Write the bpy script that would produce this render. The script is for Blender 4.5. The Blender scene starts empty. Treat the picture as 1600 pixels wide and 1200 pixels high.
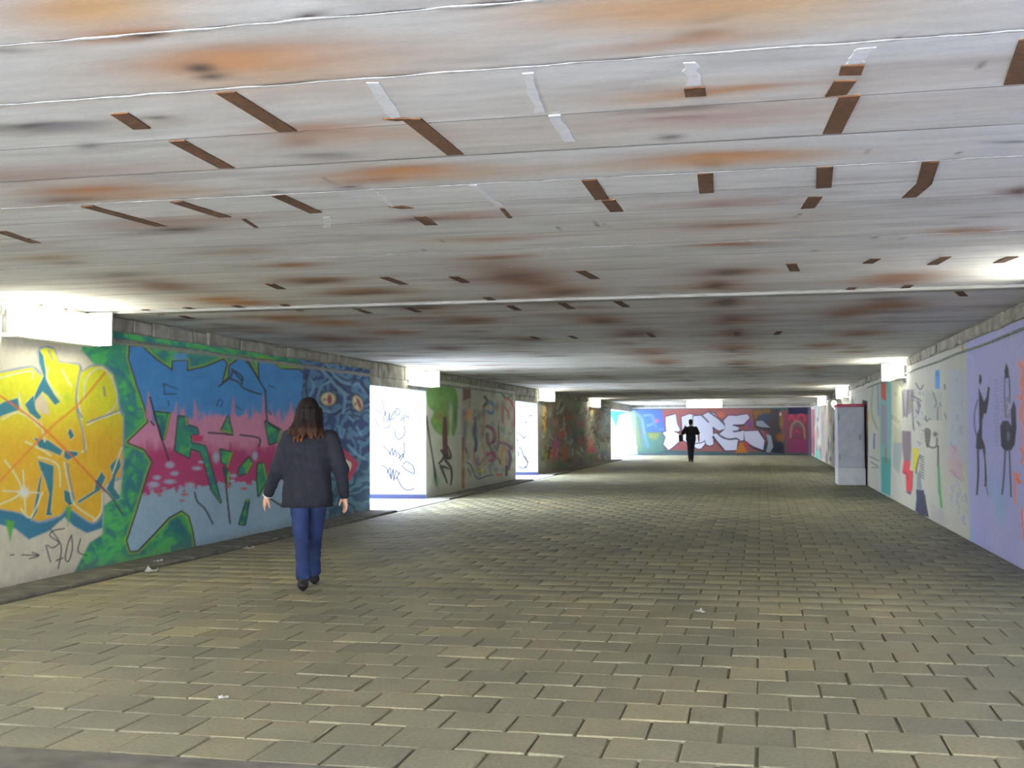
import bpy, bmesh, math, random
import numpy as np
from mathutils import Matrix, Vector
random.seed(7)
RNG = np.random.default_rng(7)
SC = bpy.context.scene
COL = SC.collection

# ------------------------------------------------------------------ camera, sky, sun, exposure
FPX, YAW, PITCH, ROLL, EYE = 1791.02, 0.213226547, 0.0392002123, -0.005127925, 1.42
XL, XR, H = -6.67, 2.5276, 2.629          # left wall plane, right wall plane, ceiling height
Y0, YF = -4.0, 60.5                         # portal and far wall
def cam_axes():
    cy, sy, cp, sp = math.cos(YAW), math.sin(YAW), math.cos(PITCH), math.sin(PITCH)
    f = np.array([-sy*cp, cy*cp, sp]); r = np.array([cy, sy, 0.0]); u = np.cross(r, f)
    cr, sr = math.cos(ROLL), math.sin(ROLL)
    return f, r*cr+u*sr, u*cr-r*sr
CF, CR, CU = cam_axes()
def proj(P):
    d = np.asarray(P, float)-np.array([0, 0, EYE]); z = np.maximum(d@CF, 0.05)
    return np.stack([800+FPX*(d@CR)/z, 600-FPX*(d@CU)/z], -1)
def at(x, y, axis, val):
    """point of the photograph -> point on the plane coordinate[axis] == val"""
    d = CF*FPX+CR*(x-800)-CU*(y-600); o = np.array([0, 0, EYE]); t = (val-o[axis])/d[axis]
    return o+t*d
cd = bpy.data.cameras.new('camera'); cam = bpy.data.objects.new('camera', cd); COL.objects.link(cam)
cd.sensor_width = 36; cd.lens = FPX/1600*36; cd.clip_start = 0.05; cd.clip_end = 400
M = Matrix.Identity(4)
for i in range(3):
    M[i][0], M[i][1], M[i][2] = CR[i], CU[i], -CF[i]
M.translation = (0, 0, EYE); cam.matrix_world = M
SC.camera = cam

SKY_STRENGTH, SUN_STRENGTH, SUN_COLOR = 8.0, 178.0, (1.0, 0.97, 0.95)
SUN_AZ, SUN_EL = math.radians(97), math.radians(42)     # comes from the right, over the roof, a little from behind
LAMP_STRENGTH = 7.5
w = bpy.data.worlds.new('sky'); SC.world = w; w.use_nodes = True
nt = w.node_tree; bg = nt.nodes['Background']
tc = nt.nodes.new('ShaderNodeTexCoord'); sep = nt.nodes.new('ShaderNodeSeparateXYZ'); rp = nt.nodes.new('ShaderNodeValToRGB')
nt.links.new(tc.outputs['Generated'], sep.inputs[0]); nt.links.new(sep.outputs['Z'], rp.inputs[0])
rp.color_ramp.elements[0].position = 0.0; rp.color_ramp.elements[0].color = (0.92, 0.95, 1.0, 1)
rp.color_ramp.elements[1].position = 0.8; rp.color_ramp.elements[1].color = (0.62, 0.76, 1.0, 1)
nt.links.new(rp.outputs[0], bg.inputs['Color']); bg.inputs['Strength'].default_value = SKY_STRENGTH
sd = bpy.data.lights.new('sun', 'SUN'); sd.energy = SUN_STRENGTH; sd.color = SUN_COLOR; sd.angle = math.radians(1.5)
sun = bpy.data.objects.new('sun', sd); COL.objects.link(sun)
sdir = Vector((math.sin(SUN_AZ)*math.cos(SUN_EL), math.cos(SUN_AZ)*math.cos(SUN_EL), math.sin(SUN_EL)))
sun.rotation_euler = sdir.to_track_quat('Z', 'Y').to_euler(); sun.location = (0, -10, 20)
SC.view_settings.view_transform = 'Standard'; SC.view_settings.look = 'None'
SC.view_settings.gamma = 1.0; SC.view_settings.use_curve_mapping = False
SC.view_settings.exposure = 1.48
try:
    SC.cycles.diffuse_bounces = 6; SC.cycles.max_bounces = 10; SC.cycles.caustics_reflective = False
    SC.cycles.sample_clamp_indirect = 6.0
except Exception:
    pass

# ------------------------------------------------------------------ small helpers
def lin(c):
    c = np.asarray(c, float)/255.0
    return np.where(c <= 0.04045, c/12.92, ((c+0.055)/1.055)**2.4)
def prop(o, label=None, cat=None, group=None, kind=None):
    for k, v in (('label', label), ('category', cat), ('group', group), ('kind', kind)):
        if v: o[k] = v
    return o
def empty(name, loc, rz=0.0):
    o = bpy.data.objects.new(name, None); COL.objects.link(o); o.location = loc; o.rotation_euler = (0, 0, rz); o.empty_display_size = 0.1
    return o
def link(name, me, mat=None, parent=None, smooth=False):
    if mat is not None and not me.materials: me.materials.append(mat)
    o = bpy.data.objects.new(name, me); COL.objects.link(o)
    if parent is not None: o.parent = parent
    if smooth: me.polygons.foreach_set('use_smooth', np.ones(len(me.polygons), bool))
    return o
def np_mesh(name, V, F, col=None, smooth=False):
    V = np.asarray(V, np.float32); F = np.asarray(F, np.int32); me = bpy.data.meshes.new(name)
    me.vertices.add(len(V)); me.vertices.foreach_set('co', V.ravel())
    k = F.shape[1]; me.loops.add(F.size); me.loops.foreach_set('vertex_index', F.ravel())
    me.polygons.add(len(F)); me.polygons.foreach_set('loop_start', np.arange(0, F.size, k, dtype=np.int32))
    try: me.polygons.foreach_set('loop_total', np.full(len(F), k, np.int32))
    except Exception: pass
    if col is not None:
        a = me.color_attributes.new('Col', 'FLOAT_COLOR', 'POINT'); c = np.ones((len(V), 4), np.float32); c[:, :3] = col
        a.data.foreach_set('color', c.ravel())
    me.update(calc_edges=True); me.validate()
    if smooth: me.polygons.foreach_set('use_smooth', np.ones(len(me.polygons), bool))
    return me
def grid_faces(n, m):
    i = np.arange(n-1)[:, None]*m+np.arange(m-1)[None, :]
    return np.stack([i, i+m, i+m+1, i+1], -1).reshape(-1, 4)
class MB:
    """collects boxes, prisms and tubes in one bmesh"""
    def __init__(s): s.bm = bmesh.new()
    def box(s, x0, x1, y0, y1, z0, z1, bevel=0.0, jitter=0.0, seg=1):
        r = bmesh.ops.create_cube(s.bm, size=1.0)['verts']
        for v in r:
            v.co = Vector(((x0+x1)/2+v.co.x*(x1-x0), (y0+y1)/2+v.co.y*(y1-y0), (z0+z1)/2+v.co.z*(z1-z0)))
            if jitter: v.co += Vector([random.uniform(-jitter, jitter) for _ in range(3)])
        if bevel:
            es = list({e for v in r for e in v.link_edges})
            bmesh.ops.bevel(s.bm, geom=es, offset=bevel, segments=seg, affect='EDGES', profile=0.6)
        return s
    def tube(s, pts, rad, n=8):
        pts = [Vector(p) for p in pts]; rings = []
        for i, p in enumerate(pts):
            t = (pts[min(i+1, len(pts)-1)]-pts[max(i-1, 0)]).normalized()
            a = t.orthogonal().normalized(); b = t.cross(a); r = rad[i] if hasattr(rad, '__len__') else rad
            rings.append([s.bm.verts.new(p+(a*math.cos(2*math.pi*k/n)+b*math.sin(2*math.pi*k/n))*r) for k in range(n)])
        for A, B in zip(rings, rings[1:]):
            for k in range(n): s.bm.faces.new([A[k], A[(k+1) % n], B[(k+1) % n], B[k]])
        s.bm.faces.new(rings[0][::-1]); s.bm.faces.new(rings[-1])
        return s
    def prism(s, poly, z0, z1):
        a = [s.bm.verts.new((p[0], p[1], z0)) for p in poly]; b = [s.bm.verts.new((p[0], p[1], z1)) for p in poly]
        n = len(poly); s.bm.faces.new(a[::-1]); s.bm.faces.new(b)
        for i in range(n): s.bm.faces.new([a[i], a[(i+1) % n], b[(i+1) % n], b[i]])
        return s
    def mesh(s, name):
        bmesh.ops.recalc_face_normals(s.bm, faces=s.bm.faces); me = bpy.data.meshes.new(name); s.bm.to_mesh(me); s.bm.free(); return me
    def build(s, name, mat, parent=None, smooth=False): return link(name, s.mesh(name), mat, parent, smooth)

# ------------------------------------------------------------------ numpy noise
def _h(i, j, seed):
    n = (i*374761393+j*668265263+seed*974711) & 0xFFFFFFFF
    n = ((n ^ (n >> 13))*1274126177) & 0xFFFFFFFF
    return ((n ^ (n >> 16)) & 0xFFFF)/65535.0
def vnoise(x, y, seed=0):
    xi = np.floor(x).astype(np.int64); yi = np.floor(y).astype(np.int64); fx = x-xi; fy = y-yi
    fx = fx*fx*(3-2*fx); fy = fy*fy*(3-2*fy)
    return (_h(xi, yi, seed)*(1-fx)+_h(xi+1, yi, seed)*fx)*(1-fy)+(_h(xi, yi+1, seed)*(1-fx)+_h(xi+1, yi+1, seed)*fx)*fy
def fbm(x, y, seed=0, o=4):
    t = 0; a = 0.5; n = 0
    for k in range(o):
        t = t+a*vnoise(x*2**k, y*2**k, seed+k*17); n += a; a *= 0.5
    return t/n
def sstep(a, b, x):
    t = np.clip((x-a)/(b-a), 0, 1); return t*t*(3-2*t)
def curve(pts, closed=False, n=6):
    p = np.asarray(pts, float); N = len(p); out = []
    rng = range(N if closed else N-1)
    for i in rng:
        if closed: a, b, c, d = p[(i-1) % N], p[i], p[(i+1) % N], p[(i+2) % N]
        else: a, b, c, d = p[max(i-1, 0)], p[i], p[i+1], p[min(i+2, N-1)]
        for t in np.arange(n)/n:
            out.append(0.5*((2*b)+(-a+c)*t+(2*a-5*b+4*c-d)*t*t+(-a+3*b-3*c+d)*t**3))
    if not closed: out.append(p[-1])
    return np.array(out)

class Canvas:
    """paint on a flat wall: every grid vertex has image pixel coordinates (uv; plan metres on the ceiling) and a colour"""
    def __init__(s, uv, base):
        s.uv = uv; s.c = np.empty((len(uv), 3)); s.c[:] = lin(base); s.T = (0.0, 0.0, 1.0)
    def at(s, ox, oy, k): s.T = (ox, oy, k)
    def pts(s, p):
        return np.asarray(p, float)*s.T[2]+np.array(s.T[:2])
    def _sel(s, lo, hi):
        return np.nonzero((s.uv[:, 0] > lo[0]) & (s.uv[:, 0] < hi[0]) & (s.uv[:, 1] > lo[1]) & (s.uv[:, 1] < hi[1]))[0]
    def mix(s, idx, a, color):
        if callable(color): color = color(s.uv[idx])
        else: color = lin(color)
        a = np.clip(a, 0, 1)[:, None]; s.c[idx] = s.c[idx]*(1-a)+color*a
    @staticmethod
    def dist(P, q, rad=None):
        best = np.full(len(P), 1e9); tt = np.zeros(len(P)); L = len(q)-1
        for i in range(L):
            a, b = q[i], q[i+1]; ab = b-a; l2 = max(ab@ab, 1e-9)
            t = np.clip(((P-a)@ab)/l2, 0, 1); d = np.hypot(*(P-a-t[:, None]*ab).T)
            if rad is not None: d = d-(rad[i]*(1-t)+rad[i+1]*t)
            m = d < best; best = np.where(m, d, best); tt = np.where(m, (i+t)/L, tt)
        return best, tt
    @staticmethod
    def inside(P, q):
        r = np.zeros(len(P), bool); n = len(q)
        for i in range(n):
            a, b = q[i], q[(i+1) % n]
            if a[1] == b[1]: continue
            c = (a[1] > P[:, 1]) != (b[1] > P[:, 1])
            r ^= c & (P[:, 0] < (b[0]-a[0])*(P[:, 1]-a[1])/(b[1]-a[1])+a[0])
        return r
    def fill(s, p, color, soft=1.0, a=1.0, smooth=False):
        q = s.pts(p)
        if smooth: q = curve(q, True, 5)
        i = s._sel(q.min(0)-soft, q.max(0)+soft)
        if not len(i): return
        P = s.uv[i]; ins = s.inside(P, q); d, _ = s.dist(P, np.vstack([q, q[:1]]))
        s.mix(i, a*sstep(-soft, soft, np.where(ins, d, -d)), color)
    def line(s, p, color, wd=2.0, soft=0.8, a=1.0, smooth=True, taper=None, closed=False):
        q = s.pts(p)
        if smooth and len(q) > 2: q = curve(q, closed, 5)
        elif closed: q = np.vstack([q, q[:1]])
        rad = np.interp(np.linspace(0, 1, len(q)), np.linspace(0, 1, len(taper)), taper)*wd/2 if taper is not None else np.full(len(q), wd/2)
        mg = wd/2+soft+0.5; i = s._sel(q.min(0)-mg, q.max(0)+mg)
        if not len(i): return
        d, _ = s.dist(s.uv[i], q, rad); s.mix(i, a*(1-sstep(-soft, soft, d)), color)
    def blob(s, c, r, color, a=1.0, pw=2.0, ang=0.0):
        c = s.pts([c])[0]; r = np.asarray(r, float)*s.T[2]; R = max(r)*1.9
        i = s._sel(c-R, c+R)
        if not len(i): return
        d = s.uv[i]-c; ca, sa = math.cos(ang), math.sin(ang)
        k = ((d[:, 0]*ca+d[:, 1]*sa)/r[0])**2+((-d[:, 0]*sa+d[:, 1]*ca)/r[1])**2
        s.mix(i, a*np.exp(-k**(pw/2)), color)
    def text(s, strokes, color, wd, **k):
        for q in strokes: s.line(q, color, wd, **k)

# ------------------------------------------------------------------ node materials
def mat_new(name):
    m = bpy.data.materials.new(name); m.use_nodes = True
    return m, m.node_tree.nodes, m.node_tree.links, m.node_tree.nodes['Principled BSDF']
def noise_node(N, L, scale, detail=4, stretch=None, coord='Object'):
    t = N.new('ShaderNodeNewGeometry' if coord == 'World' else 'ShaderNodeTexCoord')
    out = t.outputs['Position'] if coord == 'World' else t.outputs['Object']
    if stretch:
        mp = N.new('ShaderNodeMapping'); mp.inputs['Scale'].default_value = stretch; L.new(out, mp.inputs[0]); out = mp.outputs[0]
    n = N.new('ShaderNodeTexNoise'); n.inputs['Scale'].default_value = scale; n.inputs['Detail'].default_value = detail
    L.new(out, n.inputs['Vector']); return n.outputs['Fac']
def mixrgb(N, L, kind, fac, a, b):
    m = N.new('ShaderNodeMix'); m.data_type = 'RGBA'; m.blend_type = kind
    for sock, v in ((m.inputs[0], fac), (m.inputs[6], a), (m.inputs[7], b)):
        if hasattr(v, 'is_output'): L.new(v, sock)
        elif isinstance(v, (int, float)): sock.default_value = v
        else: sock.default_value = (*v, 1)
    return m.outputs[2]
def ramp(N, L, fac, stops):
    r = N.new('ShaderNodeValToRGB'); L.new(fac, r.inputs[0]); e = r.color_ramp.elements
    while len(e) < len(stops): e.new(0.5)
    for k, (p, c) in enumerate(stops): e[k].position = p; e[k].color = (*c, 1)
    return r.outputs[0]
def bump(N, L, b, fac, strength, dist=0.01):
    n = N.new('ShaderNodeBump'); n.inputs['Strength'].default_value = strength; n.inputs['Distance'].default_value = dist
    L.new(fac, n.inputs['Height']); L.new(n.outputs[0], b.inputs['Normal'])
def simple(name, c0, c1, scale=8, rough=0.8, metal=0.0, bmp=0.2, stretch=None, coord='World', spec=0.3, bdist=0.01):
    m, N, L, b = mat_new(name); f = noise_node(N, L, scale, 5, stretch, coord)
    L.new(ramp(N, L, f, [(0.3, lin(c0)), (0.7, lin(c1))]), b.inputs['Base Color'])
    b.inputs['Roughness'].default_value = rough; b.inputs['Metallic'].default_value = metal; b.inputs['Specular IOR Level'].default_value = spec
    if bmp: bump(N, L, b, f, bmp, bdist)
    return m
def attr_mat(name, var=0.12, scale=14, rough=0.85, bmp=0.25, stretch=None, fine=90):
    m, N, L, b = mat_new(name); a = N.new('ShaderNodeAttribute'); a.attribute_name = 'Col'
    f = noise_node(N, L, scale, 6, stretch, 'World'); g = noise_node(N, L, fine, 3, stretch, 'World')
    v = ramp(N, L, f, [(0.25, (1-var,)*3), (0.75, (1+var,)*3)]); c = mixrgb(N, L, 'MULTIPLY', 1.0, a.outputs['Color'], v)
    v2 = ramp(N, L, g, [(0.25, (1-var*.9,)*3), (0.75, (1+var*.9,)*3)]); c = mixrgb(N, L, 'MULTIPLY', 1.0, c, v2)
    L.new(c, b.inputs['Base Color']); b.inputs['Roughness'].default_value = rough; b.inputs['Specular IOR Level'].default_value = 0.25
    bump(N, L, b, f, bmp, 0.008)
    return m
MT = {}
MT['paint'] = attr_mat('spray_painted_plaster', 0.06, 16, 0.8, 0.12)
MT['ceil'] = attr_mat('board_marked_concrete', 0.10, 3.0, 0.9, 0.2, (1, 5, 1), 42)
MT['mortar'] = simple('pale_mortar', (160, 160, 158), (206, 206, 203), 25, 0.9, bmp=0.6)
MT['rust'] = simple('rusted_steel', (52, 34, 20), (84, 53, 26), 30, 0.85, 0.0, 0.4)
MT['patch'] = simple('lime_patch', (222, 222, 222), (238, 238, 238), 30, 0.9)
MT['block'] = simple('rough_masonry', (128, 126, 116), (178, 175, 162), 5, 0.95, bmp=0.3, bdist=0.02)
MT['core'] = simple('grey_concrete', (120, 120, 112), (165, 165, 156), 4, 0.92)
MT['slab'] = simple('roof_concrete', (110, 110, 105), (140, 140, 135), 2, 0.95)
MT['gutter'] = simple('dirty_gutter_concrete', (92, 90, 82), (128, 125, 114), 5, 0.85)
MT['soil'] = simple('mossy_joint_soil', (108, 105, 84), (126, 122, 98), 12, 0.95)
MT['ground'] = simple('sunlit_concrete_apron', (196, 197, 198), (214, 215, 217), 1.2, 0.9)
MT['passage'] = simple('white_rendered_wall', (222, 222, 222), (240, 240, 240), 3, 0.9)
MT['conduit'] = simple('painted_conduit', (120, 125, 118), (160, 165, 158), 6, 0.6)
MT['steel'] = simple('grey_lamp_housing', (130, 130, 128), (160, 160, 158), 10, 0.5, 0.3)
MT['white_steel'] = simple('white_enamel', (215, 215, 212), (230, 230, 228), 10, 0.5)
MT['paper'] = simple('white_paper', (205, 205, 200), (235, 235, 230), 40, 0.8)
m, N, L, b = mat_new('glowing_diffuser'); MT['glow'] = m
b.inputs['Base Color'].default_value = (0.9, 0.9, 0.85, 1); b.inputs['Emission Color'].default_value = (1.0, 0.98, 0.84, 1); b.inputs['Emission Strength'].default_value = LAMP_STRENGTH
# pavers: colour from a random value per piece plus world noise
def paver_mat(name, attr):
    m, N, L, b = mat_new(name)
    if attr: a = N.new('ShaderNodeAttribute'); a.attribute_name = 'shade'; r = a.outputs['Fac']
    else: a = N.new('ShaderNodeObjectInfo'); r = a.outputs['Random']
    c = ramp(N, L, r, [(0.0, lin((138, 135, 114))), (0.5, lin((147, 144, 120))), (0.9, lin((153, 149, 122))), (1.0, lin((166, 160, 128)))])
    f = noise_node(N, L, 1.1, 5, None, 'World'); g = noise_node(N, L, 45, 4, None, 'World')
    c = mixrgb(N, L, 'MULTIPLY', 1.0, c, ramp(N, L, f, [(0.3, (0.82, 0.84, 0.88)), (0.7, (1.12, 1.08, 0.98))]))
    c = mixrgb(N, L, 'MULTIPLY', 1.0, c, ramp(N, L, g, [(0.3, (0.85,)*3), (0.7, (1.12,)*3)]))
    ge = N.new('ShaderNodeNewGeometry'); sx = N.new('ShaderNodeSeparateXYZ'); L.new(ge.outputs['Position'], sx.inputs[0]); mr = N.new('ShaderNodeMapRange')     # darker and bluer towards the right-hand wall
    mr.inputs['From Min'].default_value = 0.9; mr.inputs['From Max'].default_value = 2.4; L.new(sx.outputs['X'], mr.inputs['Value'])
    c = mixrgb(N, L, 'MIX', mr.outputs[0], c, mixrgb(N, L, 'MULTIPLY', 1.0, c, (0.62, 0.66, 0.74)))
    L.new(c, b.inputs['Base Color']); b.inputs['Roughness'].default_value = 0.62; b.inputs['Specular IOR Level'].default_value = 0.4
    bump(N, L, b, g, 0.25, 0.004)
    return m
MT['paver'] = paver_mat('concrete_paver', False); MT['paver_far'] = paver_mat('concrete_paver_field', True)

# ------------------------------------------------------------------ shell
DOORS = [(19.06, 22.5, 2.2), (31.25, 34.5, 2.2), (52.1, YF, 2.3)]     # openings in the left wall
PAINT_TOP = 2.47
ground = MB().box(-60, 60, -60, 120, -0.30, -0.03).build('ground', MT['ground']); prop(ground, kind='structure')
floor = MB().box(XL, XR, Y0+0.1, YF, -0.028, -0.012).build('floor', MT['soil']); prop(floor, kind='structure')
T = 0.35
mb = MB(); y = Y0
for a, b_, zt in DOORS:
    mb.box(XL-T, XL-0.006, y+(0.006 if y > 0 else 0), a, -0.02, H+0.1); mb.box(XL-T, XL-0.006, a, b_, zt, H+0.1); y = b_
wall_left = mb.build('wall_left', MT['core']); prop(wall_left, kind='structure')
wall_right = MB().box(XR+0.006, XR+T, Y0, YF+T, -0.02, H+0.1).build('wall_right', MT['core']); prop(wall_right, kind='structure')
wall_far = MB().box(XL-4.0, XR+0.006, YF+0.006, YF+T, -0.02, H+0.5).build('wall_far', MT['core']); prop(wall_far, kind='structure')
ceiling = MB().box(XL-T, XR+T, Y0, YF+T, H+0.1, H+0.75).build('ceiling', MT['slab']); prop(ceiling, kind='structure')

# side passages open to the sky: pale walls facing the tunnel mouth and the return walls
def passage(a, b_, first=False):
    out = []
    if b_ < YF: out.append((XL-6, XL-T, b_, b_+0.3))
    out.append((XL-6, XL-T, a-0.3, a))
    for k, (x0, x1, ya, yb) in enumerate(out):
        o = MB().box(x0, x1, ya+(0.006 if ya == b_ else 0), yb, -0.02, 2.75).build('wall_passage', MT['passage']); prop(o, kind='structure')
        if ya == b_: far = o
    return far if b_ < YF else None
PASS = [passage(a, b_) for a, b_, _ in DOORS]

# ------------------------------------------------------------------ painted walls
def cols_for(y_a, y_b, X, step=1.6, zref=1.2, maxstep=0.25):
    """positions along a side wall about `step` photo pixels apart"""
    ys = np.linspace(y_a, y_b, 6000); u = proj(np.stack([np.full_like(ys, X), ys, np.full_like(ys, zref)], -1))[:, 0]
    dens = np.maximum(np.abs(np.gradient(u, ys))/step, 1/maxstep); vis = (u > -60) & (u < 1660) & (ys > 4)
    dens = np.where(vis, dens, 1/maxstep); cum = np.concatenate([[0], np.cumsum((dens[1:]+dens[:-1])/2*np.diff(ys))])
    n = int(cum[-1])+2
    return np.interp(np.linspace(0, cum[-1], n), cum, ys)
def side_canvas(X, ys, zs, base):
    P = np.stack([np.full((len(ys), len(zs)), X), np.repeat(ys[:, None], len(zs), 1), np.repeat(zs[None, :], len(ys), 0)], -1).reshape(-1, 3)
    return Canvas(proj(P), base), P  # uv: wall points projected through the camera to image pixels
def split_panels(cv, P, ys, zs, cuts, parent, names):
    nz = len(zs); idx = [0]+[int(np.searchsorted(ys, c)) for c in cuts]+[len(ys)-1]
    for (i0, i1), (nm, lab) in zip(zip(idx, idx[1:]), names):
        sl = slice(i0*nz, (i1+1)*nz)
        me = np_mesh(nm, P[sl], grid_faces(i1-i0+1, nz), np.clip(cv.c[sl]*1.28+0.025, 0, .86))
        o = link(nm, me, MT['paint'], parent)
        if lab: o['label'] = lab
def yat(px, X): return at(px, 667, 0, X)[1]

# ---- left wall, first stretch: yellow letters, blue and pink letters, blue face
ys = cols_for(Y0, DOORS[0][0], XL, 1.5); zs = np.linspace(0, PAINT_TOP, 250)
cv, P = side_canvas(XL, ys, zs, (198, 192, 170))
U = cv.uv; S = P[:, 1]; Z = P[:, 2]
n1 = fbm(S*1.3, Z*1.3, 3); n2 = fbm(S*5, Z*5, 9); n3 = fbm(S*14, Z*14, 21)
def tint(n, c0, c1): return lin(c0)*(1-n[:, None])+lin(c1)*n[:, None]
cv.c[:] = tint(n2, (188, 182, 162), (208, 203, 184))
# green ground of the second piece
def green(uv):
    s, z = uv[:, 0]/22, uv[:, 1]/22
    n = sstep(0.42, 0.62, fbm(s*0.9+z*0.5, z*0.9, 31)); m = sstep(0.5, 0.68, fbm(s*1.3, z*1.3-s*.4, 44))
    c = tint(n, (72, 172, 92), (44, 132, 104)); return c*(1-m[:, None]*.75)+lin((32, 96, 118))*m[:, None]*.75
cv.fill([(126, 520), (128, 548), (150, 572), (172, 588), (184, 616), (190, 660), (194, 720), (188, 772), (162, 790), (160, 835), (140, 848), (113, 900), (113, 960), (480, 960), (480, 500), (126, 500)], green, 2.5)
# yellow piece
mass = [(-30, 590), (0, 583), (50, 574), (66, 590), (60, 550), (70, 543), (84, 546), (92, 566), (122, 570), (128, 582), (142, 573), (160, 572), (176, 586), (183, 618), (186, 642), (192, 652), (191, 720), (189, 745), (170, 752), (160, 765), (160, 800), (150, 815), (140, 815), (118, 800), (104, 792), (94, 805), (60, 815), (30, 800), (-30, 790)]
cv.fill([(-30, 793), (30, 785), (60, 810), (98, 798), (100, 780), (118, 797), (145, 815), (161, 795), (160, 825), (136, 833), (115, 822), (101, 808), (76, 830), (45, 843), (24, 826), (-30, 812)], (46, 112, 138), 2)
def yel(uv):
    t = sstep(610, 700, uv[:, 1])[:, None]; n = fbm(uv[:, 0]/18, uv[:, 1]/40, 5)[:, None]
    return (lin((222, 214, 44))*(1-t)+lin((226, 168, 38))*t)*(0.88+0.24*n)
cv.fill([(p[0]*1.0, p[1]) for p in mass], (205, 210, 178), 3.5, smooth=False)
cv.line(mass, (128, 146, 168), 5, 1.5, 0.85, smooth=True, closed=False)
cv.fill(mass, yel, 1.6)
TEAL = (44, 114, 128)
for q in [[(60, 545), (68, 556), (73, 590), (84, 615), (94, 628), (86, 633), (74, 618), (66, 612), (54, 632), (50, 628), (62, 600), (68, 588), (61, 566)],
          [(0, 632), (6, 628), (28, 622), (31, 640), (16, 645), (2, 650), (-6, 662), (-30, 660), (-30, 640)],
          [(39, 632), (52, 618), (56, 640), (65, 652), (60, 656), (46, 645)],
          [(53, 684), (75, 688), (98, 704), (94, 712), (76, 704), (61, 699)],
          [(101, 704), (121, 706), (122, 711), (106, 719), (100, 714)],
          [(59, 719), (84, 728), (83, 760), (79, 800), (83, 805), (72, 805), (77, 772), (70, 748), (64, 735)],
          [(66, 738), (58, 800), (50, 812), (61, 752)],
          [(100, 765), (113, 770), (116, 786), (108, 790), (101, 782)],
          [(150, 752), (159, 737), (165, 746), (156, 766), (124, 786), (120, 784), (148, 766)],
          [(172, 728), (186, 712), (189, 728), (181, 742), (178, 762), (189, 778), (180, 782), (166, 764), (176, 745)],
          [(106, 676), (110, 669), (116, 681), (110, 687)]]:
    cv.fill([(x, y_) for x, y_ in q], (225, 226, 200), 3.0, 0.8); cv.fill(q, TEAL, 1.2)
cv.fill([(55, 626), (65, 614), (75, 628), (77, 648), (66, 646), (57, 638)], (206, 192, 160), 1.5)
CREAM = (236, 236, 198)
for q in [[(-10, 594), (20, 585), (50, 580), (50, 592)], [(75, 575), (73, 590), (82, 608), (96, 622)], [(125, 584), (121, 612), (124, 636), (128, 655)], [(97, 578), (106, 596), (112, 603)],
          [(131, 625), (134, 595), (148, 578), (164, 578), (179, 602), (182, 630), (166, 648), (152, 655)], [(187, 644), (170, 650), (152, 656), (136, 664)],
          [(122, 640), (129, 672), (134, 700), (128, 706)], [(30, 615), (36, 640), (60, 660)], [(5, 655), (25, 645), (45, 652), (62, 668)], [(40, 690), (60, 700), (80, 712)], [(8, 720), (24, 742), (38, 770)],
          [(60, 714), (90, 726), (94, 760)], [(100, 722), (110, 770), (118, 790), (150, 812)], [(33, 795), (48, 808), (66, 770)], [(160, 770), (158, 800), (146, 814)], [(0, 788), (26, 776), (38, 760)], [(64, 660), (70, 690)], [(190, 700), (176, 740)]]:
    cv.line(q, CREAM, 2.4, 1.3, 0.75)
for q in [[(126, 575), (120, 610), (120, 634), (128, 652)], [(120, 640), (130, 678), (133, 706)], [(137, 660), (190, 640)], [(106, 725), (108, 745), (116, 780)], [(76, 548), (82, 562)], [(162, 605), (164, 618)]]:
    cv.line(q, (120, 134, 150), 3.2, 1.2, 0.8)
cv.line([(164, 582), (140, 612), (118, 636), (80, 668), (30, 720), (-10, 762)], (226, 128, 44), 4, 1.5, 0.75)
cv.line([(-10, 612), (20, 632), (60, 662), (100, 700), (140, 742), (165, 768)], (206, 92, 46), 3, 1.0, 0.85); cv.line([(150, 752), (175, 778), (190, 802)], (60, 60, 70), 3, 1.0, 0.9)
cv.blob((38, 770), (7, 7), (245, 245, 235), 0.9); cv.line([(5, 767), (60, 770)], (240, 240, 230), 2, 1.2, 0.7); cv.line([(36, 735), (40, 800)], (240, 240, 230), 2, 1.2, 0.6)
cv.blob((104, 622), (9, 12), (150, 196, 40), 0.6); cv.blob((133, 655), (5, 9), (170, 196, 40), 0.6)
for q in [[(8, 812), (16, 846), (23, 815)], [(103, 790), (106, 822), (112, 792)]]: cv.fill(q, (84, 158, 58), 2.5)
for q in [[(16, 867), (22, 867)], [(34, 867), (60, 868)], [(50, 863), (61, 868), (46, 873)], [(100, 826), (84, 829), (78, 837), (92, 848), (82, 856), (75, 852)], [(78, 826), (90, 842), (96, 858), (91, 888)], [(72, 852), (76, 868), (79, 878)], [(112, 836), (106, 850), (102, 872), (107, 877), (113, 858), (112, 838)], [(126, 842), (122, 862), (136, 868)], [(88, 876), (98, 872)]]:
    cv.line(q, (34, 32, 34), 2.0, 0.8, 0.9)
# dark teal strokes in the green
for q, wd in [([(175, 561), (192, 586), (206, 606), (214, 640)], 5), ([(193, 735), (212, 700), (214, 720)], 9), ([(198, 640), (216, 655)], 4), ([(205, 800), (196, 770), (206, 740)], 8), ([(222, 525), (240, 535), (262, 538)], 5), ([(300, 532), (330, 540), (360, 552)], 5), ([(255, 838), (275, 815), (285, 825)], 9)]:
    cv.line(q, (34, 100, 120), wd, 2.5, 0.75, taper=[0.2, 1, 1, 0.2])
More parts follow.
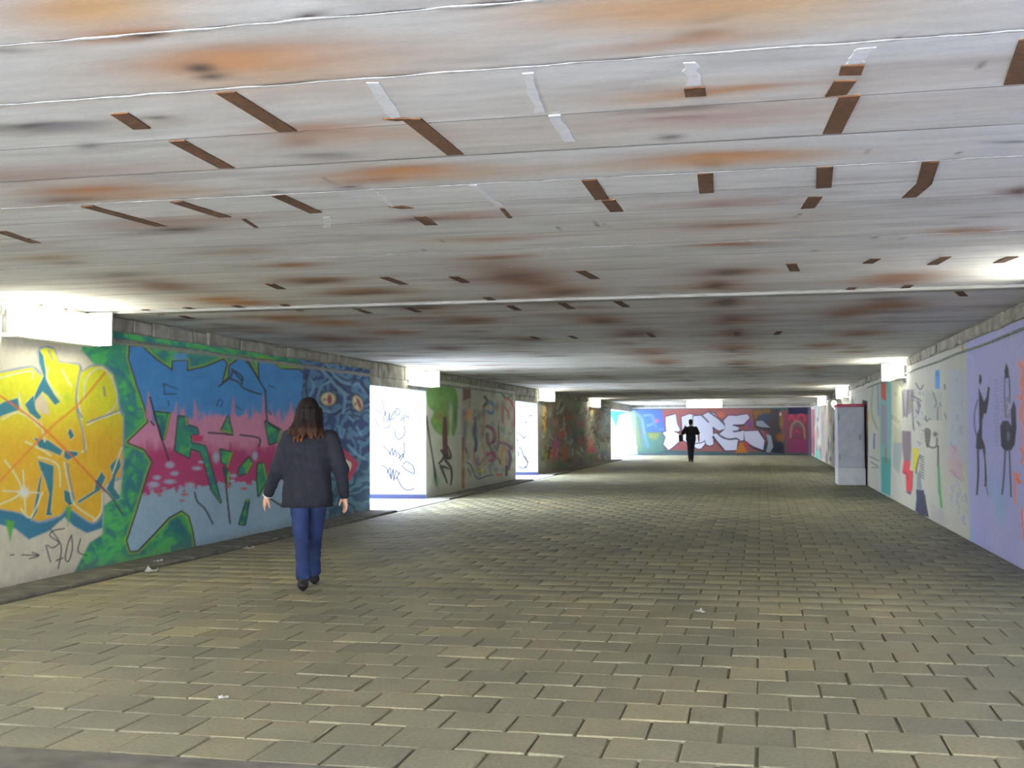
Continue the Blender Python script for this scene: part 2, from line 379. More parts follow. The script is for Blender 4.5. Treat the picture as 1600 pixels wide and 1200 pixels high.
# blue, pink and white letters (drawn in image pixels; each at() sets a crop's offset and scale)
sil = [(203, 541), (221, 541), (245, 563), (270, 580), (270, 565), (292, 564), (292, 580), (320, 574), (349, 562), (354, 568), (345, 602), (358, 590), (359, 572), (374, 560), (385, 560), (406, 598), (404, 562), (423, 564), (439, 577), (468, 578), (474, 584), (471, 626), (455, 661), (452, 700), (458, 760), (470, 800), (470, 850), (306, 853), (303, 832), (296, 806), (284, 797), (264, 808), (240, 834), (215, 860), (204, 861), (199, 845), (214, 800), (232, 740), (239, 722), (226, 702), (200, 691), (232, 660), (228, 640), (214, 600), (202, 560)]
cv.line(sil, (146, 176, 44), 9, 3.0, 0.8, smooth=False, closed=True)
cv.line(sil, (30, 30, 40), 4.5, 1.0, 1.0, smooth=False, closed=True)
def letters(uv):
    x, y_ = uv[:, 0], uv[:, 1]; n = fbm(x/9, y_/30, 77)-0.5; k = fbm(x/6, y_/6, 78)-0.5
    a = sstep(-8, 8, y_+n*46-648); b2 = sstep(-14, 14, y_+n*30-700); c2 = sstep(-3, 3, y_+k*22-(768-(x-230)*0.09))
    col = tint(fbm(x/14, y_/14, 79), (62, 128, 188), (74, 146, 204)); col = col*(1-a[:, None])+lin((206, 138, 168))*a[:, None]
    col = col*(1-b2[:, None])+lin((172, 56, 108))*b2[:, None]
    return col*(1-c2[:, None])+tint(fbm(x/20, y_/20, 80), (140, 172, 192), (156, 184, 200))*c2[:, None]
cv.fill(sil, letters, 1.0)
cv.at(170, 500, 0.26875)
for q in [[(340, 720), (375, 600), (395, 480)], [(440, 600), (432, 520)], [(505, 620), (500, 470)], [(590, 620), (590, 530)], [(715, 690), (722, 580), (725, 450)], [(905, 720), (900, 600), (898, 440)], [(980, 620), (988, 520)], [(1060, 600), (1060, 480)], [(800, 600), (800, 520)], [(235, 560), (230, 420)]]:
    cv.line(q, (204, 136, 168), 11, 2.0, 0.85, taper=[1, 0.7, 0.15])
HOLES = [[(265, 535), (355, 545), (322, 690), (308, 690)], [(405, 560), (450, 565), (455, 610), (512, 628), (520, 660), (475, 670), (480, 715), (560, 735), (605, 890), (650, 1060), (600, 990), (556, 830), (530, 765), (475, 745), (465, 800), (385, 757)], [(694, 560), (718, 662), (655, 640)], [(910, 590), (1000, 640), (985, 705), (935, 722)], [(648, 752), (716, 772), (690, 850), (660, 830)], [(815, 800), (832, 832), (800, 890), (755, 902), (758, 862)], [(868, 835), (900, 835), (918, 930), (870, 1022), (863, 930)], [(668, 860), (702, 884), (690, 960)], [(760, 1185), (800, 1050), (815, 1050), (790, 1190)]]
for q in HOLES:
    cv.line(q, (28, 30, 34), 4.2, 0.9, 0.95, smooth=False, closed=True); cv.fill(q, green, 1.0); cv.line(q[1:3], (150, 180, 50), 2.5, 1.2, 0.8, smooth=False)
cv.fill([(482, 668), (550, 672), (545, 705), (490, 705)], (196, 54, 104), 1.0)
for q in [[(240, 450), (262, 530), (300, 660), (348, 815)], [(910, 415), (918, 560), (930, 600), (990, 640)], [(790, 225), (850, 310), (912, 415)], [(700, 340), (752, 360), (790, 400), (882, 432)], [(640, 385), (705, 335), (722, 300), (770, 350)], [(580, 655), (650, 660), (720, 668)], [(765, 668), (850, 680), (880, 695), (872, 735)], [(500, 1005), (515, 1055), (560, 1100), (605, 1185)], [(940, 1040), (1010, 1085)], [(245, 590), (262, 610)], [(680, 860), (685, 1000), (705, 1180)], [(770, 380), (775, 330), (715, 285)]]:
    cv.line(q, (30, 30, 44), 3.0, 0.8, 0.9)
for q in [[(318, 370), (400, 402)], [(322, 430), (392, 430)], [(318, 372), (326, 428)], [(345, 470), (348, 500)], [(630, 500), (640, 465), (662, 475), (650, 505)], [(740, 500), (770, 522)], [(930, 380), (965, 395)], [(928, 530), (945, 550)]]:
    cv.line(q, (38, 66, 104), 2.2, 0.8, 0.85)
for c, r in [((355, 842), (26, 20)), ((382, 892), (24, 14)), ((280, 916), (24, 14)), ((472, 960), (30, 16)), ((512, 862), (28, 12)), ((624, 798), (20, 34)), ((850, 790), (16, 26)), ((260, 957), (34, 18)), ((536, 826), (16, 9)), ((724, 906), (20, 12)), ((716, 936), (20, 10)), ((355, 940), (36, 14))]:
    cv.blob(c, r, (168, 182, 204), 0.95, 4)
for c, r in [((286, 1002), (24, 10)), ((296, 1020), (14, 8)), ((440, 1015), (24, 9)), ((426, 1050), (16, 8)), ((786, 980), (22, 9)), ((690, 970), (20, 8)), ((1420, 0), (1, 1))]:
    cv.blob(c, r, (180, 72, 92), 0.9, 4)
# blue at the ledge, green in between
cv.fill([(372, 195), (460, 190), (450, 232), (380, 232)], (96, 152, 200), 2.0, 0.8)
cv.fill([(940, 235), (1000, 248), (1090, 250), (1085, 275), (1000, 283)], (110, 160, 60), 1.5, 0.9)
cv.at(0, 0, 1)
# blue face
def face(uv):
    x, y_ = uv[:, 0], uv[:, 1]; wx = fbm(x/26, y_/26, 101)*9+x/60; k = np.sin(y_/4.6+wx*2.6+(x-520)/9)*0.5+0.5
    n = fbm(x/12, y_/12, 104)[:, None]; k = (sstep(0.1, 0.9, k)*0.75)[:, None]
    c = lin((44, 66, 112))*(1-k)+lin((92, 138, 176))*k; g = sstep(690, 760, y_)[:, None]*0.6
    return c*(1-g)+(lin((40, 82, 100))*(1-k)+lin((88, 132, 132))*k)*g+(n-0.5)*0.03
cv.fill([(466, 550), (474, 584), (472, 640), (468, 760), (472, 860), (620, 860), (620, 520), (470, 520)], face, 2.5)
cv.at(400, 540, 0.15)
for q in [[(720, 215), (800, 330), (900, 430), (955, 492)], [(755, 215), (850, 315), (950, 362), (1020, 345), (1100, 390), (1170, 505)], [(1020, 150), (1100, 250), (1185, 330)], [(525, 300), (520, 440), (540, 560)], [(655, 600), (720, 690), (800, 720), (880, 680)], [(985, 640), (1020, 720), (1080, 740)], [(640, 480), (690, 420), (760, 350), (820, 400), (850, 545)]]:
    cv.line(q, (30, 36, 66), 3.2, 1.2, 0.8)
for q in [[(740, 200), (820, 310), (900, 380), (980, 400)], [(680, 250), (760, 330), (850, 440), (950, 510)], [(560, 340), (600, 420), (560, 520)], [(640, 540), (680, 430), (760, 375)], [(640, 590), (700, 670), (760, 690)], [(1010, 420), (1060, 400), (1120, 470)], [(930, 520), (920, 640), (910, 700)], [(860, 840), (890, 960), (920, 880)], [(960, 740), (1010, 780)], [(960, 1040), (1060, 1140), (1130, 1180)], [(1050, 850), (1090, 920)]]:
    cv.line(q, (122, 166, 196), 4.0, 1.8, 0.7)
for ex, ey, rx, ry in ((755, 555, 78, 75), (1062, 600, 52, 92)):
    an = 0.0 if ex < 900 else -0.35
    cv.blob((ex, ey), (rx*1.25, ry*1.2), (36, 40, 48), 0.9, 6, an); cv.blob((ex-3, ey), (rx, ry*.92), (208, 196, 160), 1.0, 8, an)
    cv.blob((ex+12, ey+6), (rx*.34, ry*.78), (152, 58, 82), 1.0, 6, an); cv.blob((ex-rx*.5, ey+8), (rx*.3, ry*.25), (70, 90, 50), 0.7, 3)
cv.at(380, 600, 0.2917)
cv.fill([(520, 352), (556, 362), (590, 395), (618, 425), (598, 470), (570, 520), (545, 480)], (168, 58, 90), 1.5, smooth=True)
cv.fill([(535, 405), (565, 412), (580, 432), (570, 465), (548, 460)], (206, 206, 188), 1.2, smooth=True)
cv.at(0, 0, 1)
# beige plaster shows beside the doorway and along the ledge line
cv.fill([(579, 560), (640, 560), (640, 604), (579, 604)], (176, 172, 140), 1.2)
zl = np.abs(Z-2.37)
cv.mix(np.arange(len(Z)), sstep(0.035, 0.02, zl)*0.75*(S > 10.6), (150, 142, 130))
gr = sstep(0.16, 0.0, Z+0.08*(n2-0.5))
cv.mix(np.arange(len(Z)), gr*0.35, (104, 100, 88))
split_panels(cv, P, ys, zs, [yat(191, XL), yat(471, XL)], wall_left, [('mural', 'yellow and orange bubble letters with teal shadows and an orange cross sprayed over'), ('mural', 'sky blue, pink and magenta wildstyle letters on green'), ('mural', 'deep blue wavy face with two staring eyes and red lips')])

# ---- left wall, second stretch: tree and coloured scrawls
ys = cols_for(DOORS[0][1], DOORS[1][0], XL, 0.9); zs = np.linspace(0, PAINT_TOP, 150)
cv, P = side_canvas(XL, ys, zs, (176, 180, 164)); S = P[:, 1]; Z = P[:, 2]
cv.c[:] = tint(fbm(S*1.1, Z*2, 8), (160, 166, 150), (190, 192, 178))
cv.at(660, 590, 0.15826)
cv.fill([(50, 110), (160, 80), (300, 90), (350, 200), (345, 420), (320, 560), (290, 560), (270, 400), (262, 560), (190, 570), (120, 520), (80, 430), (110, 340), (50, 270)], lambda uv: tint(fbm(uv[:, 0]/5, uv[:, 1]/7, 61), (84, 138, 70), (132, 168, 92)), 2.0, smooth=True)
cv.blob((280, 360), (22, 110), (190, 192, 178), 0.8, 3); cv.blob((325, 360), (14, 130), (56, 92, 66), 0.7, 2); cv.blob((170, 380), (40, 60), (150, 96, 56), 0.55); cv.blob((230, 440), (24, 70), (120, 100, 52), 0.6)
cv.line([(222, 400), (222, 560), (226, 700), (235, 780)], (92, 60, 52), 8, 1.2, taper=[0.6, 1, 1, 1.3])
for q in [[(235, 760), (190, 820), (160, 850)], [(180, 870), (215, 960), (245, 1040)], [(230, 780), (270, 800), (280, 760), (250, 680)], [(230, 820), (280, 890), (290, 980), (280, 1060)], [(210, 880), (260, 900)], [(190, 720), (220, 780)]]:
    cv.line(q, (58, 44, 44), 4.5, 1.0, 0.95, taper=[1, 0.8, 0.5])
cv.line([(38, 385), (70, 600), (100, 780), (128, 960), (140, 1070)], (62, 62, 66), 2.6, 0.8, taper=[1.4, 1, 0.8, 1.4, 0.6]); cv.blob((125, 980), (16, 60), (60, 50, 56), 0.8); cv.blob((150, 1040), (20, 60), (92, 148, 92), 0.7)
cv.fill([(388, 95), (475, 95), (470, 220), (440, 260), (440, 470), (425, 600), (420, 1090), (390, 1090), (392, 600)], (140, 110, 92), 1.0, 0.35)
cv.line([(402, 600), (402, 1085)], (150, 92, 48), 4.5, 1.0, 0.9)
cv.fill([(400, 95), (478, 95), (478, 200), (402, 230)], (112, 62, 62), 1.2, 0.85)
cv.blob((448, 365), (24, 60), (232, 132, 44), 0.95, 3); cv.blob((415, 350), (20, 50), (74, 112, 160), 0.8); cv.blob((420, 500), (22, 90), (96, 108, 140), 0.7)
for q, c, wd in [([(430, 830), (480, 870), (520, 970), (560, 1000), (640, 970), (700, 962)], (44, 84, 112), 4), ([(500, 680), (505, 840), (550, 900), (600, 870), (615, 740), (590, 640)], (196, 140, 108), 4), ([(515, 700), (520, 830), (565, 860), (600, 800)], (150, 100, 140), 4), ([(525, 920), (575, 930), (600, 910)], (196, 200, 60), 7), ([(520, 400), (515, 560), (530, 640), (525, 720)], (60, 74, 110), 9), ([(600, 280), (605, 420), (600, 560)], (178, 140, 112), 7), ([(640, 260), (675, 240), (710, 300), (690, 350), (650, 340)], (74, 128, 172), 9), ([(615, 190), (640, 230), (610, 280)], (70, 84, 70), 8), ([(640, 480), (700, 520), (710, 620), (650, 650), (640, 560)], (134, 62, 114), 10), ([(660, 660), (690, 740), (740, 800)], (66, 78, 90), 5), ([(640, 760), (700, 740), (710, 810), (660, 820)], (190, 62, 132), 8), ([(750, 480), (755, 620), (740, 720)], (92, 100, 68), 5), ([(800, 290), (790, 420), (830, 470), (850, 360), (820, 300)], (186, 84, 108), 6), ([(790, 160), (830, 210), (880, 170)], (90, 132, 102), 8), ([(820, 200), (870, 230), (910, 330), (905, 480)], (184, 74, 100), 6), ([(770, 500), (790, 590), (830, 560), (820, 490)], (168, 186, 180), 6), ([(790, 700), (780, 800), (800, 860)], (208, 150, 54), 8), ([(770, 640), (830, 660), (880, 700)], (132, 58, 124), 8), ([(850, 720), (870, 800), (850, 900)], (84, 66, 118), 9), ([(830, 880), (830, 960)], (72, 58, 62), 8), ([(740, 760), (770, 850)], (70, 96, 78), 5), ([(740, 960), (780, 960)], (198, 110, 82), 8), ([(430, 700), (440, 760)], (66, 60, 50), 4), ([(450, 900), (470, 960)], (120, 120, 110), 5)]:
    cv.line(q, c, wd*0.55, 1.0, 0.85)
for k in range(150):
    cv.blob((RNG.uniform(400, 925), RNG.uniform(120, 1000)), (RNG.uniform(10, 30), RNG.uniform(14, 60)), [(96, 110, 128), (150, 120, 110), (190, 188, 170), (120, 84, 110), (104, 124, 96), (172, 150, 120)][k % 6], 0.42, 3)
cv.at(0, 0, 1)
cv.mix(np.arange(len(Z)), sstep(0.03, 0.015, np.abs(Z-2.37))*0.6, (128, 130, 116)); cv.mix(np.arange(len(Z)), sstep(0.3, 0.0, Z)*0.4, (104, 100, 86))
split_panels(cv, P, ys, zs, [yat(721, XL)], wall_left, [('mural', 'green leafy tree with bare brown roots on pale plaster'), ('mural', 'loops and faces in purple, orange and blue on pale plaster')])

# ---- left wall, third stretch: dark dense scrawl
ys = cols_for(DOORS[1][1], DOORS[2][0], XL, 0.7); zs = np.linspace(0, PAINT_TOP, 110)
cv, P = side_canvas(XL, ys, zs, (120, 116, 100)); S = P[:, 1]; Z = P[:, 2]
cv.c[:] = tint(fbm(S*.5, Z*1.6, 18), (96, 94, 80), (140, 138, 120))
cv.at(800, 610, 0.125)
for c, r, k in [((405, 380), (26, 170), (206, 160, 50)), ((480, 260), (40, 80), (168, 150, 120)), ((440, 590), (40, 80), (116, 140, 100)), ((420, 780), (40, 90), (150, 150, 52)), ((545, 400), (40, 60), (172, 128, 120)), ((560, 650), (60, 90), (168, 92, 128)), ((540, 780), (50, 90), (190, 80, 110)), ((625, 530), (50, 70), (190, 84, 76)), ((660, 800), (40, 120), (186, 84, 60)), ((490, 790), (20, 80), (200, 120, 50)), ((700, 300), (70, 70), (120, 78, 72)), ((705, 345), (60, 20), (188, 70, 52)), ((690, 450), (60, 120), (112, 76, 70)), ((740, 650), (30, 90), (84, 110, 104)), ((790, 560), (40, 150), (66, 92, 76)), ((870, 440), (50, 80), (128, 98, 94)), ((880, 620), (60, 70), (128, 66, 64)), ((860, 520), (60, 40), (80, 112, 86)), ((970, 400), (50, 120), (176, 172, 158)), ((970, 560), (40, 60), (182, 178, 164)), ((985, 680), (40, 90), (208, 118, 116)), ((1000, 750), (50, 40), (196, 62, 96)), ((990, 840), (60, 50), (72, 124, 80)), ((1000, 260), (40, 40), (188, 168, 88)), ((1120, 450), (70, 160), (152, 160, 158)), ((1180, 350), (40, 160), (140, 164, 172)), ((1100, 700), (60, 100), (140, 160, 140)), ((1160, 800), (80, 60), (92, 98, 116)), ((620, 930), (60, 40), (52, 110, 82)), ((720, 880), (60, 40), (70, 50, 44)), ((830, 180), (80, 40), (92, 122, 76)), ((400, 940), (30, 60), (150, 148, 128)), ((540, 930), (40, 40), (110, 124, 60)), ((850, 900), (60, 50), (92, 82, 106))]:
    cv.blob(c, r, k, 0.75, 3)
for k in range(110):
    x, y_ = RNG.uniform(350, 1220), RNG.uniform(180, 900); cv.line([(x, y_), (x+RNG.uniform(-30, 40), y_+RNG.uniform(-60, 60)), (x+RNG.uniform(-30, 60), y_+RNG.uniform(-80, 90))], [(56, 52, 50), (176, 172, 160), (128, 60, 76), (70, 96, 82)][k % 4], 2.2, 0.8, 0.6)
cv.at(0, 0, 1)
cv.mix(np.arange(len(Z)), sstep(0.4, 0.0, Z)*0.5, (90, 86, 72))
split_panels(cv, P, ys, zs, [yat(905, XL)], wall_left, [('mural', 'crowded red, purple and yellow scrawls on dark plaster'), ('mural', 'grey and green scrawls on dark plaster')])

# ---- right wall
ys = cols_for(Y0, YF, XR, 1.2); zs = np.linspace(0, PAINT_TOP, 230)
cv, P = side_canvas(XR, ys, zs, (178, 178, 170)); S = P[:, 1]; Z = P[:, 2]; A = np.arange(len(Z))
cv.c[:] = tint(fbm(S*.6, Z*.8, 12), (168, 170, 164), (190, 190, 178))
yl = yat(1514, XR)
lav = tint(fbm(S*.7, Z*.8, 52), (160, 160, 212), (178, 180, 216)); t = sstep(yl+0.25, yl-0.05, S)[:, None]
t2 = (sstep(0.46, 0.62, fbm(S*.9, Z*1.1, 57))*sstep(1.1, 0.5, Z))[:, None]; lav = lav*(1-t2*.6)+lin((132, 172, 206))*t2*.6
cv.c[:] = cv.c*(1-t)+lav*t
# soft lilac edge and pale blue scrawl next to it
cv.at(1380, 580, 0.1)
def pal(q, c, wd, a=0.8, soft=0.8): cv.line(q, c, wd, soft, a)
cv.fill([(1030, 0), (1240, -20), (1300, 400), (1300, 1500), (1020, 1300), (1040, 600)], (168, 180, 198), 3, 0.6)
cv.fill([(815, -10), (885, -20), (885, 275), (815, 280)], (84, 140, 204), 0.9); cv.blob((840, 40), (18, 40), (56, 96, 130), 0.8); cv.line([(808, 60), (815, 280)], (120, 170, 130), 1.2, 0.6, 0.6)
cv.fill([(290, 290), (480, 280), (500, 470), (440, 480), (450, 640), (300, 740)], (112, 108, 124), 1.5, 0.75)
for q in [[(300, 330), (330, 700)], [(390, 300), (370, 720)], [(450, 320), (470, 860), (490, 900)], [(530, 460), (560, 600), (545, 660)], [(440, 380), (520, 420), (590, 460)], [(510, 190), (550, 260), (590, 280), (625, 220)], [(300, 120), (350, 170)], [(260, 200), (290, 240)], [(960, 210), (965, 280)], [(560, 480), (580, 560)], [(540, 810), (580, 840)]]: pal(q, (70, 62, 84), 2.2, 0.85)
cv.blob((420, 520), (24, 110), (120, 116, 70), 0.7, 3)
for k in range(9):
    x = 680+k*28; pal([(x, 300+20*(k % 3)), (x-8, 520), (x+6, 760)], (136, 148, 150), 1.6, 0.6)
for q in [[(640, 740), (690, 770), (730, 740)], [(660, 700), (680, 790)], [(880, 500), (900, 540)], [(960, 660), (985, 740)], [(780, 340), (830, 500), (800, 560)], [(850, 560), (850, 760)]]: pal(q, (82, 92, 108), 2.4, 0.75)
cv.fill([(650, 900), (740, 920), (735, 1080), (700, 1200), (660, 1120)], (78, 82, 84), 1.2, 0.9, True); cv.blob((815, 985), (40, 40), (60, 68, 70), 0.9, 3); pal([(690, 1150), (760, 1195), (830, 1170), (840, 1050)], (72, 78, 80), 3)
cv.fill([(170, 830), (280, 840), (300, 1200), (250, 1600), (150, 1500)], (120, 138, 148), 1.5, 0.6)
cv.fill([(290, 930), (430, 940), (440, 1200), (420, 1500), (330, 1450), (300, 1200)], (104, 92, 104), 1.2, 0.95)
pal([(130, 690), (190, 730), (260, 800)], (88, 92, 86), 2.4, 0.7); cv.blob((180, 800), (60, 34), (196, 192, 180), 0.9, 3, 0.7)
for k in range(26):
    x, y_ = RNG.uniform(1050, 1280), RNG.uniform(50, 2300); pal([(x, y_), (x+RNG.uniform(-40, 40), y_+RNG.uniform(20, 80)), (x+RNG.uniform(-40, 60), y_+RNG.uniform(40, 140))], [(138, 150, 176), (150, 140, 170), (170, 186, 194)][k % 3], 1.6, 0.6)
for k in range(30):
    x, y_ = RNG.uniform(460, 620), RNG.uniform(250, 1500); pal([(x, y_), (x+RNG.uniform(-10, 50), y_+RNG.uniform(-40, 60))], [(120, 126, 170), (84, 76, 96), (150, 160, 190)][k % 3], 1.8, 0.7)
cv.at(1380, 690, 0.11667)
cv.fill([(275, 260), (350, 255), (355, 380), (400, 400), (385, 670), (310, 670), (300, 450), (255, 420)], (192, 62, 74), 0.9); pal([(395, 400), (385, 640)], (120, 70, 60), 2.0); cv.fill([(300, 670), (385, 670), (360, 715)], (74, 60, 78), 0.9); pal([(280, 400), (320, 440), (330, 500)], (110, 56, 84), 2)
cv.fill([(395, 85), (470, 95), (470, 200), (430, 400), (390, 380), (410, 200)], (196, 188, 40), 0.9); pal([(480, 210), (450, 330), (440, 420)], (66, 66, 54), 2.6)
for k in range(9): pal([(490+k % 3*6, 180+k*36), (545, 210+k*36)], (80, 92, 112), 2.0, 0.75)
cv.fill([(440, 640), (545, 650), (560, 760), (608, 1010), (520, 990), (430, 930), (445, 760)], (54, 58, 84), 1.0); pal([(555, 720), (570, 840), (600, 1000)], (60, 62, 44), 2.5); cv.fill([(455, 420), (500, 400), (520, 640), (450, 640)], (108, 128, 140), 1.5, 0.8)
cv.line([(735, 60), (735, 330)], (66, 70, 74), 2.6, 0.9); cv.line([(740, 330), (755, 600), (780, 880)], (92, 158, 88), 3.6, 0.9); cv.line([(735, 330), (740, 700)], (96, 140, 124), 1.5, 0.8)
cv.fill([(870, 60), (1000, 60), (1070, 300), (1060, 520), (930, 470), (870, 400)], (194, 158, 170), 3, 0.6); pal([(900, 20), (960, 100)], (150, 130, 170), 2); pal([(900, 380), (1040, 520)], (160, 140, 168), 2)
for k in range(14):
    x, y_ = RNG.uniform(900, 1130), RNG.uniform(540, 1080); pal([(x, y_), (x+RNG.uniform(-30, 40), y_+RNG.uniform(30, 120))], (150, 160, 192), 2.2, 0.7)
for k in range(8): pal([(640+k*22, 830+k*14), (660+k*24, 1040+k*12)], (150, 140, 156), 1.2, 0.6)
# black figures on lilac
cv.at(1520, 540, 0.2667)
INK = (48, 46, 66)
cv.fill([(38, 165), (50, 175), (54, 205), (44, 235), (36, 215)], INK, 0.7); cv.fill([(34, 240), (48, 280), (66, 330), (80, 300), (88, 240), (100, 245), (92, 330), (80, 400), (66, 396), (56, 440), (54, 540), (72, 590), (76, 640), (60, 600), (44, 612), (18, 600), (22, 530), (38, 480), (36, 330)], INK, 0.8)
cv.line([(28, 320), (10, 400), (12, 480), (24, 530)], (70, 62, 110), 2.0, 0.8, 0.9); cv.line([(30, 600), (32, 740), (24, 872)], INK, 3.4, 0.8, taper=[1, 1, .8]); cv.line([(62, 600), (72, 680), (76, 800), (70, 820)], INK, 3.2, 0.8, taper=[1, .7, 1.1, .8]); cv.line([(76, 800), (90, 880)], (92, 84, 120), 1.8, 0.8, .8)
cv.fill([(196, 100), (210, 140), (212, 185), (190, 195), (184, 150)], INK, 0.8); cv.line([(188, 180), (186, 300), (192, 420)], INK, 1.8, 0.7, .85); cv.line([(212, 180), (216, 260), (214, 330)], (70, 72, 98), 2.4, 0.8, .9); cv.fill([(186, 300), (214, 300), (220, 420), (196, 430)], (128, 124, 158), 1, .7)
cv.fill([(160, 470), (176, 440), (206, 440), (226, 470), (222, 380), (240, 320), (252, 360), (256, 480), (246, 580), (226, 612), (190, 618), (166, 590)], INK, 1.0); cv.blob((208, 530), (9, 30), (120, 140, 160), 0.8, 3); cv.blob((206, 470), (10, 26), (66, 70, 80), .8)
cv.line([(190, 610), (184, 740), (172, 870)], (64, 62, 92), 2.8, 0.8, .95); cv.line([(214, 610), (220, 760), (224, 884)], (72, 68, 106), 2.6, 0.8, .95)
for k in range(19):
    y_ = 195+k*21; cv.line([(126, y_+14), (134+6*(k % 2), y_+4), (148, y_+10), (140, y_+16)], (124, 114, 156), 0.9, 0.5, 0.75)
for k in range(9): cv.line([(158+4*(k % 2), 190+k*24), (180, 182+k*24)], (124, 114, 150), 0.9, 0.5, 0.6)
for q in [[(200, 330), (212, 350), (204, 380)], [(206, 372), (222, 352)], [(198, 400), (216, 384)]]: cv.line(q, (204, 204, 224), 1.2, 0.5, .9)
OR = (232, 140, 120)
cv.fill([(270, 90), (360, 60), (400, 700), (285, 640), (280, 420)], OR, 6, 0.5)
for q in [[(268, 100), (300, 150), (280, 230)], [(262, 300), (300, 330), (275, 400), (300, 460)], [(276, 600), (300, 640), (280, 690)], [(246, 740), (248, 920)], [(285, 960), (300, 1130)], [(300, 200), (290, 300)]]: cv.line(q, (236, 128, 96), 3.4, 1.4, 0.8)
for q in [[(256, 755), (276, 762)], [(256, 785), (282, 800)], [(262, 770), (270, 806)]]: cv.line(q, (222, 112, 60), 3.2, 1.0, 0.95)
# towards the cabinet and beyond
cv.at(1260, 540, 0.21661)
cv.fill([(530, 260), (610, 240), (615, 560), (605, 1090), (540, 1060), (530, 600)], (96, 160, 158), 1.0, 0.85); cv.fill([(545, 800), (610, 820), (606, 1085), (540, 1050)], (50, 142, 138), 1.0, .9)
cv.fill([(540, 270), (575, 270), (575, 400), (540, 380)], (176, 66, 62), 0.8); cv.line([(585, 260), (590, 330)], (90, 160, 110), 2, .8); cv.fill([(540, 420), (580, 430), (580, 740), (545, 700)], (150, 118, 140), .9, .7); cv.line([(572, 740), (574, 850)], (138, 92, 60), 2.2, .8)
for q, c, wd in [([(480, 290), (470, 480), (510, 600)], (140, 160, 120), 4), ([(490, 640), (488, 740)], (92, 104, 158), 4), ([(515, 280), (520, 500)], (118, 140, 152), 4), ([(450, 460), (455, 620)], (188, 190, 70), 2), ([(450, 470), (446, 540)], (200, 120, 90), 2), ([(520, 600), (515, 780)], (170, 180, 150), 3), ([(460, 800), (520, 830)], (96, 100, 96), 2), ([(465, 840), (515, 870)], (96, 100, 96), 2), ([(470, 880), (520, 880)], (110, 112, 110), 2), ([(640, 340), (650, 360)], (92, 88, 70), 2), ([(615, 520), (660, 560)], (90, 92, 84), 2.4), ([(640, 560), (665, 590)], (206, 198, 180), 3)]:
    cv.line(q, c, wd*.8, .8, .85)
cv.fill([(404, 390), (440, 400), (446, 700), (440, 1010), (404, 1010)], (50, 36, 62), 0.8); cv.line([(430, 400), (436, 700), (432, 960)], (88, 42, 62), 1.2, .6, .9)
cv.fill([(620, 250), (690, 230), (690, 700), (620, 700)], (196, 194, 150), 2, .5)
far = S > 31.5
for k in range(90):
    yk = RNG.uniform(31.5, 60); c = [(160, 130, 140), (92, 70, 84), (110, 150, 140), (190, 186, 170), (130, 130, 150), (168, 120, 90), (84, 60, 92)][k % 7]
    u0 = proj([[XR, yk, RNG.uniform(0.1, 2.3)]])[0]; cv.at(0, 0, 1); cv.blob(u0, (RNG.uniform(0.8, 2.2), RNG.uniform(4, 16)), c, 0.7, 4)
cv.at(1260, 540, 0.21661)
cv.fill([(30, 460), (60, 460), (60, 800), (30, 760)], (110, 40, 66), 0.8, .8); cv.fill([(60, 750), (100, 760), (95, 830), (60, 800)], (90, 164, 146), 0.8, .8); cv.fill([(100, 480), (130, 480), (130, 820), (105, 800)], (166, 150, 156), .8, .7)
cv.at(0, 0, 1)
cv.mix(A, sstep(0.03, 0.012, np.abs(Z-2.36))*0.45, (140, 150, 150)); cv.mix(A, sstep(0.02, 0.01, np.abs(Z-2.30))*0.0, (140, 150, 150))
cv.blob(proj([[XR, 15.45, 2.42]])[0], (2, 6), (176, 108, 48), 0.8, 3)
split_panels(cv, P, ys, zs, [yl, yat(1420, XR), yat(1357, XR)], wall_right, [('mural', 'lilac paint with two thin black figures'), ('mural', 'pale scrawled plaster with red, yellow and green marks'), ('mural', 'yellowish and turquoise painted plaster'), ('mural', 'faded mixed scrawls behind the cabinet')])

# ---- far wall
xs = np.linspace(XL-2.5, XR, 330); zs = np.linspace(0, PAINT_TOP, 110)
P = np.stack([np.repeat(xs[:, None], len(zs), 1), np.full((len(xs), len(zs)), YF), np.repeat(zs[None, :], len(xs), 0)], -1).reshape(-1, 3)
cv = Canvas(proj(P), (100, 110, 120)); X_ = P[:, 0]; Z = P[:, 2]
cv.c[:] = tint(fbm(X_*.9, Z*1.2, 71), (70, 120, 112), (112, 104, 120))
cv.at(940, 620, 0.1125)
cv.fill([(-200, 120), (470, 180), (480, 520), (500, 800), (-200, 880)], (150, 196, 226), 1.5, .9); cv.fill([(-200, 190), (340, 200), (330, 250), (240, 260), (200, 420), (270, 640), (240, 660), (130, 300), (-200, 280)], (40, 112, 206), 1.0); cv.fill([(-200, 290), (140, 290), (190, 420), (230, 560), (330, 860), (-200, 860)], (232, 238, 240), 1.2)
WH = (226, 240, 244)
for q in [[(380, 260), (290, 270), (270, 320), (370, 350), (360, 380), (260, 380)], [(270, 410), (270, 480), (390, 480), (390, 410)], [(290, 540), (420, 540), (440, 600), (320, 610), (440, 640), (430, 680)], [(320, 700), (470, 700), (460, 760), (340, 760)]]: cv.line(q, WH, 6.5, 1.2, .95, smooth=False)
cv.fill([(395, 220), (470, 190), (520, 480), (560, 760), (480, 760), (470, 520)], (116, 132, 92), 1.2, .8); cv.fill([(470, 180), (860, 180), (880, 240), (880, 480), (620, 490), (560, 300)], (66, 110, 190), 1.5, .85)
